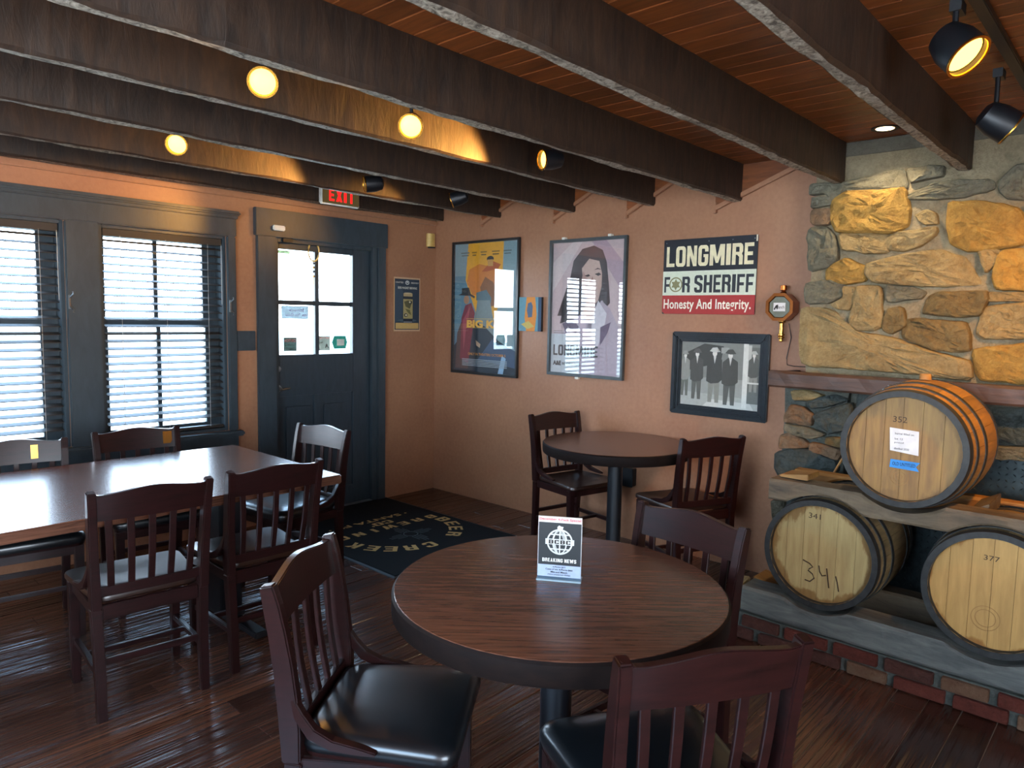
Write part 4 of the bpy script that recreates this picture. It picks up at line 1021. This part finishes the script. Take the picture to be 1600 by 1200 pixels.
# ================================================================== WALL ITEMS
RB = -PI/2   # panels on the poster wall: local x -> -y
def panel(name, label, cat, y, z, group=None, xoff=-.002): return thing(name, label, cat, (xoff, y, z), RB, group)
def framed(t, W, H, fw, fd, fmat, shapes, glassmat='pic_glass', mat='print', tilt=0, step=False):
    """frame built of four mitred bars, print and glazing"""
    q = [((0, 0), (W, 0), (W-fw, fw), (fw, fw)), ((W, 0), (W, H), (W-fw, H-fw), (W-fw, fw)), ((W, H), (0, H), (fw, H-fw), (W-fw, H-fw)), ((0, H), (0, 0), (fw, fw), (fw, H-fw))]
    for p in q: MB().prism(list(p), -fd, -.001, 'y').done('frame_bar', fmat, t, bevel=.0025)
    quickbox('backing', 'frame_black', t, (fw*.5, W-fw*.5, -.006, -.0015, fw*.5, H-fw*.5))
    printed('print', W-2*fw, H-2*fw, shapes, t, fw, fw, .0065, mat)
    quickbox('glazing', glassmat, t, (fw, W-fw, -fd+.003, -fd+.0055, fw, H-fw))

# poster 1: generic western film poster
B = RECT
s1 = [('#7f9aa0', B(0, 1, 0, 1)), ('#5f8798', B(0, .3, .2, .75)), ('#e5a52c', [(.22, 1), (.78, 1), (.76, .62), (.66, .42), (.50, .38), (.36, .46), (.26, .60), (.18, .72)]),
      ('#cf7a2c', [(.24, .80), (.40, .84), (.70, .80), (.72, .70), (.52, .60), (.30, .60), (.20, .70)]), ('#b65a24', [(.44, .90-.12), (.60, .86), (.74, .83), (.70, .80), (.52, .78)]),
      ('#3a3230', ELL(.575, .875, .055, .022)), ('#c9944f', [(.53, .87), (.62, .87), (.62, .82), (.54, .82)]), ('#8c5a30', [(.42, .66), (.5, .74), (.62, .70), (.70, .62), (.66, .52), (.48, .50)]),
      ('#587078', [(.36, .62), (.52, .64), (.60, .58), (.60, .54), (.36, .56)]), ('#7b8888', [(.38, .56), (.58, .56), (.66, .36), (.72, .2), (.42, .2), (.34, .40)]),
      ('#1d2a35', [(0.0, .0), (1, 0), (1, .16), (.70, .26), (.50, .36), (.30, .40), (.15, .30), (.0, .2)]), ('#39506a', [(.40, .10), (.98, .05), (.98, .18), (.62, .26)]), ('#8fb2cf', [(.72, .0), (.80, .0), (.84, .12), (.78, .14)]),
      ('#4f3a38', [(.02, .02), (.24, .02), (.22, .3), (.14, .42), (.05, .30)]), ('#7c2638', [(.10, .10), (.24, .06), (.30, .30), (.34, .46), (.28, .54), (.18, .52), (.12, .42)]), ('#a34450', [(.14, .40), (.27, .52), (.20, .34), (.16, .16)]),
      ('#a97a58', ELL(.20, .565, .045, .035)), ('#2a2a2c', [(.06, .60), (.12, .615), (.12, .655), (.24, .66), (.27, .61), (.34, .59), (.33, .575), (.26, .595), (.10, .60)]), ('#b99a7c', [(.36, .25), (.44, .22), (.43, .19), (.37, .21)]),
      ('#d9b24e', B(.20, .88, .415, .418)), ('#d9b24e', B(.20, .88, .345, .348))]
for (a, c) in ((.10, .24), (.28, .36), (.42, .52), (.60, .72), (.78, .9)):
    s1 += [('#8f7030' if .2 < a < .75 else '#5d6c6c', B(a, c, .925, .935)), ('#6e5a30' if .2 < a < .75 else '#5d6c6c', B(a+.01, c-.01, .905, .914))]
for k in range(5): s1.append(('#98a4a8', B(.14, .86, .045+.012*k, .051+.012*k)))
p1 = panel('framed_poster', 'tall framed western poster in blue and orange, next to the room corner', 'poster', -.236, 1.035, 'tall framed posters on the terracotta wall')
framed(p1, .745, 1.075, .020, .028, 'frame_black', s1)
M['gold_ink'] = plain('gold_ink', '#e3a93c', .6); M['orange_ink'] = plain('orange_ink', '#d08a3a', .6)
lettering('BIG KILL', .46, .062, 'gold_ink', p1, .40, .41, .0095, bold=.05)
lettering('ONLY IN THEATERS OCTOBER 5', .42, .020, 'orange_ink', p1, .40, .165, .0095, bold=.01)
# poster 2: generic portrait illustration
G0 = '#c9b4b4'; HR = '#4d4446'
s2 = [(G0, B(0, 1, 0, 1)), ('#c0b8bc', B(0, 1, 0, .3)), ('#b49ca6', [(.55, 1), (.75, 1), (1, .82), (1, .60)]), ('#d6c8c6', [(0, .85), (.28, 1), (.42, 1), (0, .62)]),
      (HR, [(.42, .945), (.58, .965), (.70, .93), (.76, .84), (.80, .66), (.82, .54), (.76, .50), (.72, .56), (.60, .50), (.42, .44), (.36, .36), (.24, .40), (.30, .44), (.12, .38), (.20, .44), (.08, .44), (.20, .52), (.14, .54), (.24, .62), (.20, .64), (.26, .74), (.30, .86)]),
      ('#cdb0a4', [(.42, .80), (.52, .87), (.66, .85), (.70, .76), (.70, .66), (.66, .56), (.60, .52), (.52, .56), (.46, .64)]), ('#b8958c', [(.44, .78), (.50, .72), (.48, .62), (.54, .55), (.46, .60), (.42, .70)]),
      ('#c2a398', [(.50, .56), (.62, .54), (.62, .44), (.56, .36), (.44, .46)]), ('#3e3436', [(.60, .755), (.66, .765), (.69, .75), (.65, .74)]), ('#5a4648', [(.59, .785), (.64, .80), (.70, .785), (.64, .79)]), ('#3e3436', [(.46, .745), (.52, .755), (.54, .742), (.50, .735)]),
      ('#a37c74', [(.57, .74), (.60, .68), (.56, .665), (.54, .68)]), ('#8c5a58', [(.52, .62), (.58, .632), (.63, .622), (.57, .608)]),
      ('#b9aab4', [(.44, .46), (.24, .38), (.16, .30), (.16, .0), (.94, .0), (.96, .34), (.82, .50), (.70, .56), (.62, .44), (.56, .30), (.52, .40)]), ('#d9d3d8', [(.66, .56), (.78, .46), (.74, .32), (.66, .20), (.56, .30), (.60, .46)]), ('#76657a', [(.70, .36), (.84, .40), (.80, .32), (.70, .22)]),
      ('#6a5a6c', [(.30, .42), (.40, .36), (.36, .30), (.24, .36), (.22, .30), (.16, .38)]), ('#c8b2bc', [(.38, .44), (.50, .38), (.52, .24), (.44, .32)]), ('#ccd0d2', B(0, .42, 0, .30)),
      ('#7b7476', B(.035, .16, .322, .326)), ('#7b7476', B(.035, .24, .306, .310))]
p2 = panel('framed_poster', 'tall grey-framed portrait poster of a long-haired figure in a pale coat', 'poster', -1.283, 1.088, 'tall framed posters on the terracotta wall')
framed(p2, .668, .978, .022, .030, 'frame_steel', s2)
M['dkgrey_ink'] = plain('dark_grey_ink', '#4c4745', .6)
block_text('LONGMIRE', .40, .078, 'dkgrey_ink', p2, .245, .185, .0095)
lettering('A&E', .075, .034, 'dkgrey_ink', p2, .082, .090, .0095, bold=.05); lettering('BE ORIGINAL', .17, .018, 'dkgrey_ink', p2, .215, .088, .0095)
for (u, v) in ((.13, .985), (.53, .985), (.28, -.008)): quickbox('mounting_clip', 'white', p2, (u-.014, u+.014, -.034, -.002, v-.008, v+.008), .002)
# small print between them
p3 = panel('small_canvas', 'small blue and orange picture half hidden between the two tall posters', 'picture', -.992, 1.402)
quickbox('canvas', 'frame_black', p3, (0, .222, -.022, 0, 0, .255))
printed('print', .222, .255, [('#5f8f9e', B(0, 1, 0, 1)), ('#d3842e', [(.34, 1), (.72, 1), (.80, .5), (.72, 0), (.34, 0), (.26, .4)]), ('#4a5e78', [(.40, .82), (.55, .86), (.62, .74), (.60, .42), (.42, .40), (.36, .60)]), ('#2c4460', B(.86, 1, 0, 1)), ('#c2aa58', [(.10, .2), (.44, .3), (.70, .14), (.4, .06)])], p3, 0, 0, .0225)
# campaign sign
p4 = panel('campaign_sign', 'black, white and red campaign sign reading LONGMIRE FOR SHERIFF', 'sign', -2.225, 1.545)
SW, SHT = .625, .47
quickbox('board', 'frame_black', p4, (0, SW, -.008, 0, 0, SHT), .003)
rag = [(.0, .08), (.03, .0), (.25, .004), (.75, -.002), (.995, .0), (1, .5), (.998, .98), (.99, 1), (.5, .996), (.01, 1), (.004, .6)]
printed('print', SW-.002, SHT-.002, [('#1f2229', B(0, 1, .555, 1)), ('#cfd6c0', B(0, 1, .25, .575)), ('#a32f2c', [(.0, .03), (.03, .0), (1, 0), (1, .25), (0, .25)]), ('#d9d2bd', B(.985, 1, .92, 1))], p4, .001, .001, .0085, 'printg')
M['cream_ink'] = plain('cream_ink', '#ddd2ac', .55); M['sign_black'] = plain('sign_black_ink', '#23272d', .5); M['sign_white'] = plain('sign_white_ink', '#e6e0cc', .55); M['badge'] = plain('badge_olive', '#7d7a52', .5)
def L4b(s, u0, u1, v0, v1, mat): return block_text(s, (u1-u0)*SW, (v1-v0)*SHT, mat, p4, (u0+u1)/2*SW, (v0+v1)/2*SHT, .0092)
def L4(s, u0, u1, v0, v1, mat, **k): return lettering(s, (u1-u0)*SW, (v1-v0)*SHT, mat, p4, (u0+u1)/2*SW, (v0+v1)/2*SHT, .0092, **k)
L4b('LONGMIRE', .035, .965, .635, .905, 'cream_ink')
L4b('F', .02, .085, .29, .50, 'sign_black'); L4b('R', .225, .312, .29, .50, 'sign_black'); L4b('SHERIFF', .36, .978, .285, .515, 'sign_black')
L4('Honesty And Integrity.', .02, .96, .03, .20, 'sign_white', bold=.018, spacing=1.05)
bd = MB(); cx_, cz_ = .152*SW, .395*SHT
bd.lathe([(.047, -.0088), (.047, -.0096), (.039, -.0096), (.039, -.0088)], 30, 'y', (cx_, 0, cz_), cap=False)
for a0 in (0, PI):
    bd.prism([(cx_+.036*math.sin(a0+k*2*PI/3), cz_+.036*math.cos(a0+k*2*PI/3)) for k in range(3)], -.0094-(.0002 if a0 else 0), -.0088, 'y')
bd.done('star_badge', 'badge', p4)
for u in (.03, .5, .75, .97): MB().lathe([(.004, -.0088), (.003, -.0105)], 8, 'y', (u*SW, 0, .955*SHT)).done('screw', 'nickel', p4)
# old photograph of men in hats
def man(x, w_, h_, top, coat, trou, hat, face='#d9d7cf'):
    z0 = top-h_
    return [(trou, [(x-.38*w_, z0+.42*h_), (x+.38*w_, z0+.42*h_), (x+.34*w_, z0), (x+.10*w_, z0), (x, z0+.34*h_), (x-.12*w_, z0), (x-.36*w_, z0)]),
            (coat, [(x-.50*w_, z0+.38*h_), (x-.20*w_, z0+.34*h_), (x+.28*w_, z0+.36*h_), (x+.52*w_, z0+.42*h_), (x+.48*w_, z0+.78*h_), (x+.16*w_, z0+.84*h_), (x-.16*w_, z0+.84*h_), (x-.48*w_, z0+.76*h_)]),
            ('#c9cac4', [(x-.08*w_, z0+.84*h_), (x+.10*w_, z0+.84*h_), (x+.01*w_, z0+.70*h_)]), (face, ELL(x, z0+.885*h_, .15*w_, .05*h_, 12)),
            (hat, [(x-.34*w_, z0+.925*h_), (x-.17*w_, z0+.935*h_), (x-.16*w_, z0+.99*h_), (x+.14*w_, z0+1.0*h_), (x+.18*w_, z0+.935*h_), (x+.36*w_, z0+.92*h_), (x, z0+.905*h_)])]
s5 = [('#979c97', B(0, 1, 0, 1)), ('#7d827d', B(0, 1, .45, 1)), ('#3f4442', [(.02, .80), (.3, .98), (.55, .95), (.52, .70), (.1, .55)]), ('#a8aca6', [(0, 0), (1, 0), (1, .16), (0, .22)]), ('#c4c8c2', [(.30, .0), (.95, 0), (.9, .10), (.4, .12)]), ('#666b67', B(.86, 1, .10, .95)), ('#989c96', B(.52, .62, .84, .93))]
s5 += man(.05, .13, .72, .86, '#8a8d86', '#63675f', '#8f938c')+man(.21, .17, .80, .90, '#4a4e4b', '#5c605b', '#565a57')+man(.44, .20, .86, .93, '#3f4341', '#84887f', '#c2c5be')+man(.64, .20, .86, .91, '#454946', '#555a56', '#4b4f4c')
s5 += [('#d4d7d0', B(.80, .86, .02, 1.0)), ('#b9bcb5', [(.86, .98), (.90, .98), (.90, .42), (.86, .42)])]+man(.93, .13, .62, .90, '#565b57', '#8a8e87', '#b5b8b1')+[('#cfd2cb', B(.86, 1, .40, .425))]
p5 = panel('framed_photograph', 'blue-black framed old photograph of men in hats and coats', 'picture', -2.322, .912)
FW_, FH_ = .638, .522; fw = .062
for (a, b, d_) in ((0, .030, .030), (.026, .048, .022), (.046, fw, .014)):
    pass
q = lambda i, o: [((i, i), (FW_-i, i), (FW_-o, o), (o, o)), ((FW_-i, i), (FW_-i, FH_-i), (FW_-o, FH_-o), (FW_-o, o)), ((FW_-i, FH_-i), (i, FH_-i), (o, FH_-o), (FW_-o, FH_-o)), ((i, FH_-i), (i, i), (o, o), (o, FH_-o))]
for k in range(4):
    fb = MB().prism(list(q(0, .034)[k]), -.032, -.001, 'y').done('frame_bar', 'frame_blue', p5, bevel=.007)
    MB().prism(list(q(.032, .052)[k]), -.022, -.001, 'y').done('frame_step', 'frame_blue', fb, bevel=.004)
    MB().prism(list(q(.050, .062)[k]), -.014, -.001, 'y').done('frame_lip', 'frame_blue', fb, bevel=.002)
quickbox('backing', 'frame_black', p5, (.05, FW_-.05, -.006, -.0015, .05, FH_-.05))
printed('photograph', FW_-2*fw, FH_-2*fw, s5, p5, fw, fw, .0065)
quickbox('glazing', glass('thin_glazing', (1, 1, 1, 1), 1.35, .02), p5, (fw-.002, FW_-fw+.002, -.0128, -.0108, fw-.002, FH_-fw+.002))
# octagonal brass gauge
gg = panel('octagonal_gauge', 'small octagonal copper and brass wall gauge on a brass handle beside the chimney', 'lamp', -3.035, 1.59, xoff=-.001)
def octo(r, y): return [(r*math.cos(PI/8+k*PI/4), y, r*math.sin(PI/8+k*PI/4)) for k in range(8)]
MB().loft([octo(.076, 0), octo(.080, -.01), octo(.080, -.095), octo(.084, -.098), octo(.084, -.108), octo(.066, -.108), octo(.062, -.100)], cap=True).done('housing', 'copper', gg)
MB().loft([octo(.062, -.1005), octo(.061, -.1025)]).done('face_glass', plain('smoked_face', '#6a6f62', .25), gg)
quickbox('face_card', 'paper', gg, (-.034, .034, -.1040, -.1026, -.024, .024))
lettering('Ranch', .045, .018, 'ink', gg, .006, 0, .1042); MB().prism([(-.032, -.012), (-.020, .010), (-.008, .014), (-.006, 0), (-.012, -.016), (-.018, -.004), (-.026, -.018)], -.1046, -.1041, 'y').done('emblem', 'ink', gg)
MB().lathe([(.016, .078), (.018, .084), (.010, .090), (.012, .094), (.020, .097), (.020, .122), (.017, .124)], 18, 'z', (0, -.055, 0)).done('top_cap', 'copper', gg, smooth=True)
MB().lathe([(.020, -.076), (.021, -.084), (.012, -.092), (.013, -.150), (.019, -.153), (.019, -.159), (.014, -.163), (.018, -.168), (.018, -.174), (.011, -.180), (.012, -.192), (.004, -.198)], 18, 'z', (0, -.055, 0)).done('handle', 'brass', gg, smooth=True)
o = tag(MB().tube([(-.03, -3.065, 1.50), (-.010, -3.075, 1.42), (-.012, -3.055, 1.30), (-.010, -3.06, 1.262), (-.012, -3.10, 1.256), (-.012, -3.19, 1.257)], .0025, 6).done('gauge_cord', 'black'), 'thin black cord from the octagonal gauge down to the mantel', 'cord')
o = tag(MB().tube([(-.010, -3.07, 1.15), (-.008, -3.065, 1.03), (-.010, -3.09, .93), (-.010, -3.10, .80), (-.012, -3.095, .45), (-.02, -3.09, .14)], .0025, 6).done('power_cable', 'black'), 'thin black cord on the wall below the mantel beside the lower stones', 'cord')
# outlet box
ob = panel('outlet_box', 'black outlet box low on the wall behind the far round table', 'outlet', -2.0, .38)
quickbox('box', 'black', ob, (0, .075, -.05, 0, 0, .12), .004); quickbox('cover', 'black', ob, (-.004, .079, -.056, -.05, -.004, .124), .003)
# beer can poster and chime on the door wall
cp = thing('can_poster', 'small dark blue beer can poster on the wall right of the door', 'poster', (-.448, -.002, 1.372))
quickbox('sheet', 'beige', cp, (0, .275, -.003, 0, 0, .44))
s6 = [('#c9a988', B(0, 1, 0, 1)), ('#2c3a48', B(.03, .97, .03, .97)), ('#3c4c5a', [(.03, .16), (.30, .20), (.34, .75), (.1, .9), (.03, .9)]), ('#4a5560', B(.05, .95, .90, .905)), ('#4a5560', B(.05, .95, .885, .888)),
      ('#4a5a64', ELL(.5, .20, .36, .03)), ('#b8a074', B(.36, .70, .645, .71)), ('#c8b890', ELL(.53, .71, .15, .012)), ('#2a3038', B(.35, .71, .60, .65)), ('#a89a68', B(.35, .71, .235, .60)), ('#1e2832', B(.35, .71, .18, .235)), ('#8f98a0', B(.37, .69, .165, .18)),
      ('#5c5a3c', [(.38, .55), (.55, .58), (.66, .50), (.60, .42), (.44, .46)]), ('#2c2c2e', ELL(.62, .54, .07, .035)), ('#c8c0a0', ELL(.60, .545, .035, .02)), ('#2c2c2e', ELL(.45, .30, .07, .035)), ('#c8c0a0', ELL(.46, .30, .04, .02)), ('#6c683f', [(.42, .42), (.60, .40), (.66, .30), (.54, .34)]),
      ('#c9a868', B(.06, .94, .045, .155)), ('#d8dcd8', ELL(.5, .905, .075, .038)), ('#2c3a48', ELL(.5, .905, .05, .026)), ('#d8dcd8', ELL(.5, .912, .028, .014))]
printed('print', .275, .44, s6, cp, 0, 0, .0035)
lettering('BEER MAGNET BREWING', .20, .018, 'sign_white', cp, .14, .355, .0055); lettering('CRAFTED', .08, .012, 'white', cp, .055, .398, .0055); lettering('BREWERY', .08, .012, 'white', cp, .218, .398, .0055)
cb_ = thing('wall_chime', 'small beige chime box high on the wall near the corner', 'chime box', (-.108, -.001, 2.08))
MB().lathe([(.001, 0), (.040, 0), (.044, .004), (.044, .108), (.040, .112), (.001, .112)], 20, 'z', (.044, -.001, 0)).done('cover', 'beige', cb_, smooth=True)
for v in cb_.children[0].data.vertices: v.co.y = min(v.co.y, -.0)*.8
MB().lathe([(.030, -.010), (.034, 0)], 16, 'z', (.044, -.020, 0)).done('sensor_foot', 'black', cb_)
# exit sign
ex = thing('exit_sign', 'small lit EXIT sign with red letters on the ledger above the door', 'sign', (-1.21, -.115, 2.285))
quickbox('housing', 'white', ex, (0, .33, -.03, .01, 0, .135), .010)
quickbox('face', 'exit_face', ex, (.010, .320, -.032, -.0295, .010, .125))
block_text('EXIT', .215, .085, 'red_em', ex, .170, .070, .0335, .3)

# ================================================================== LAMPS
def spot(name, loc, dirv, power, size, blend=.5, col=(1, .47, .10)):
    d = bpy.data.lights.new(name, 'SPOT'); d.energy = power; d.color = col; d.spot_size = size; d.spot_blend = blend; d.shadow_soft_size = .03
    o = bpy.data.objects.new(name, d); C.objects.link(o); return o
def track(label, x0, x1, y):
    t = thing('lighting_track', label, 'lighting track', (0, y, CEIL-.002))
    MB().box(x0, x1, -.018, .018, -.022, 0).done('rail', 'black', t, bevel=.003); return t
def track_head(label, loc, aim, lit, r=.048, power=30, group='track light heads on the ceiling', size=1.2):
    """gimbal can hung from the ceiling; loc = centre of the lens, aim = direction the lens faces"""
    x, y, z = loc; a = Vector(aim).normalized(); L = .11
    t = thing('track_light', label, 'light', (x, y, z), 0, group)
    q = Vector((0, 0, 1)).rotation_difference(a).to_matrix().to_4x4()
    def R(o, dz=0): o.matrix_local = q @ Matrix.Translation((0, 0, dz)); return o
    R(MB().lathe([(r*.45, -L), (r*.8, -L*.9), (r, -L*.5), (r, .0), (r-.004, 0), (r-.006, -.02), (r-.006, -.03)], 28, cap=True).done('shade', 'black', t, smooth=True))
    R(MB().lathe([(r, -.002), (r+.002, .001), (r+.002, .004), (r-.005, .004), (r-.006, 0)], 28, cap=False).done('trim_ring', 'lampring' if lit else 'black', t, smooth=True))
    R(MB().lathe([(.001, -.010), (r*.5, -.008), (r*.86, -.016)], 24).done('lens', 'lamp' if lit else 'white', t, smooth=True))
    back = a*-L*.55
    top = CEIL-.024-z
    m = MB(); m.tube([(back.x, back.y, back.z), (back.x, back.y, top-.01)], .008, 8); m.box(back.x-.015, back.x+.045, back.y-.015, back.y+.015, top-.03, top+.0)
    m.done('stem', 'black', t, bevel=0)
    if lit:
        s = spot('lamp_light', loc, a, power, size); s.parent = t
        s.matrix_local = Matrix.Translation(a*.012) @ (Vector((0, 0, -1)).rotation_difference(a).to_matrix().to_4x4())
    return t
camv = Vector(CP)
track('black ceiling track between the beams over the room centre', -4.6, -.5, -2.40)
track('black ceiling track between the beams nearest the door', -4.2, -.3, -1.15)
track('black ceiling track beyond the right-hand beam by the chimney', -3.6, -.5, -4.20)
def aimc(p, mixv=(0, 0, 0), k=1): return (camv-Vector(p)).normalized()*k+Vector(mixv)
P = (-2.87, -2.385, 2.262); track_head('lit track spotlight, upper left, largest disc of the warm row', P, (-.45, -.80, -.38), True)
P = (-2.24, -2.385, 2.248); track_head('lit track spotlight in the middle of the warm row', P, (-.65, -.66, -.36), True)
P = (-1.43, -2.385, 2.258); track_head('lit track spotlight turned sideways at the right end of the warm row', P, (-.93, .36, -.12), True, power=65, size=1.5)
P = (-2.63, -1.13, 2.285); track_head('lit track spotlight lowest at left, nearest the windows', P, (-.55, -.75, -.36), True)
P = (-1.55, -1.13, 2.26); track_head('unlit-looking black spotlight above the exit sign, turned away', P, (-.85, .45, -.15), True, power=60, size=1.5)
P = (-.86, -1.13, 2.26); track_head('black spotlight near the corner seen from its side, turned away', P, (-.6, .75, -.3), True, power=16)
P = (-1.76, -4.2, 2.243); track_head('large lit spotlight at the upper right with a bright warm lens', P, (-.19, -.52, -.58), True, r=.06, power=40)
P = (-1.3, -4.75, 2.25); track_head('black spotlight beyond the right picture edge aimed at the stone chimney', P, (.80, .42, -.45), True, r=.058, power=92, size=1.7)
P = (-1.02, -4.2, 2.20); track_head('black spotlight cut by the right picture edge, aimed at the chimney', P, (.31, -.64, -.47), True, r=.058, power=55, size=1.5)
dn = thing('recessed_light', 'round recessed downlight in the ceiling boards beside the chimney', 'light', (-.36, -3.60, CEIL-.001))
MB().lathe([(.060, .0), (.060, -.004), (.045, -.004), (.042, .0)], 28, cap=False).done('trim_ring', 'black', dn, smooth=True)
MB().lathe([(.001, -.003), (.040, -.003)], 24).done('lens', 'lamp2', dn)
s = spot('lamp_light', (0, 0, 0), None, 20, 2.0, .6, (1, .75, .45)); s.parent = dn; s.location = (0, 0, -.008)
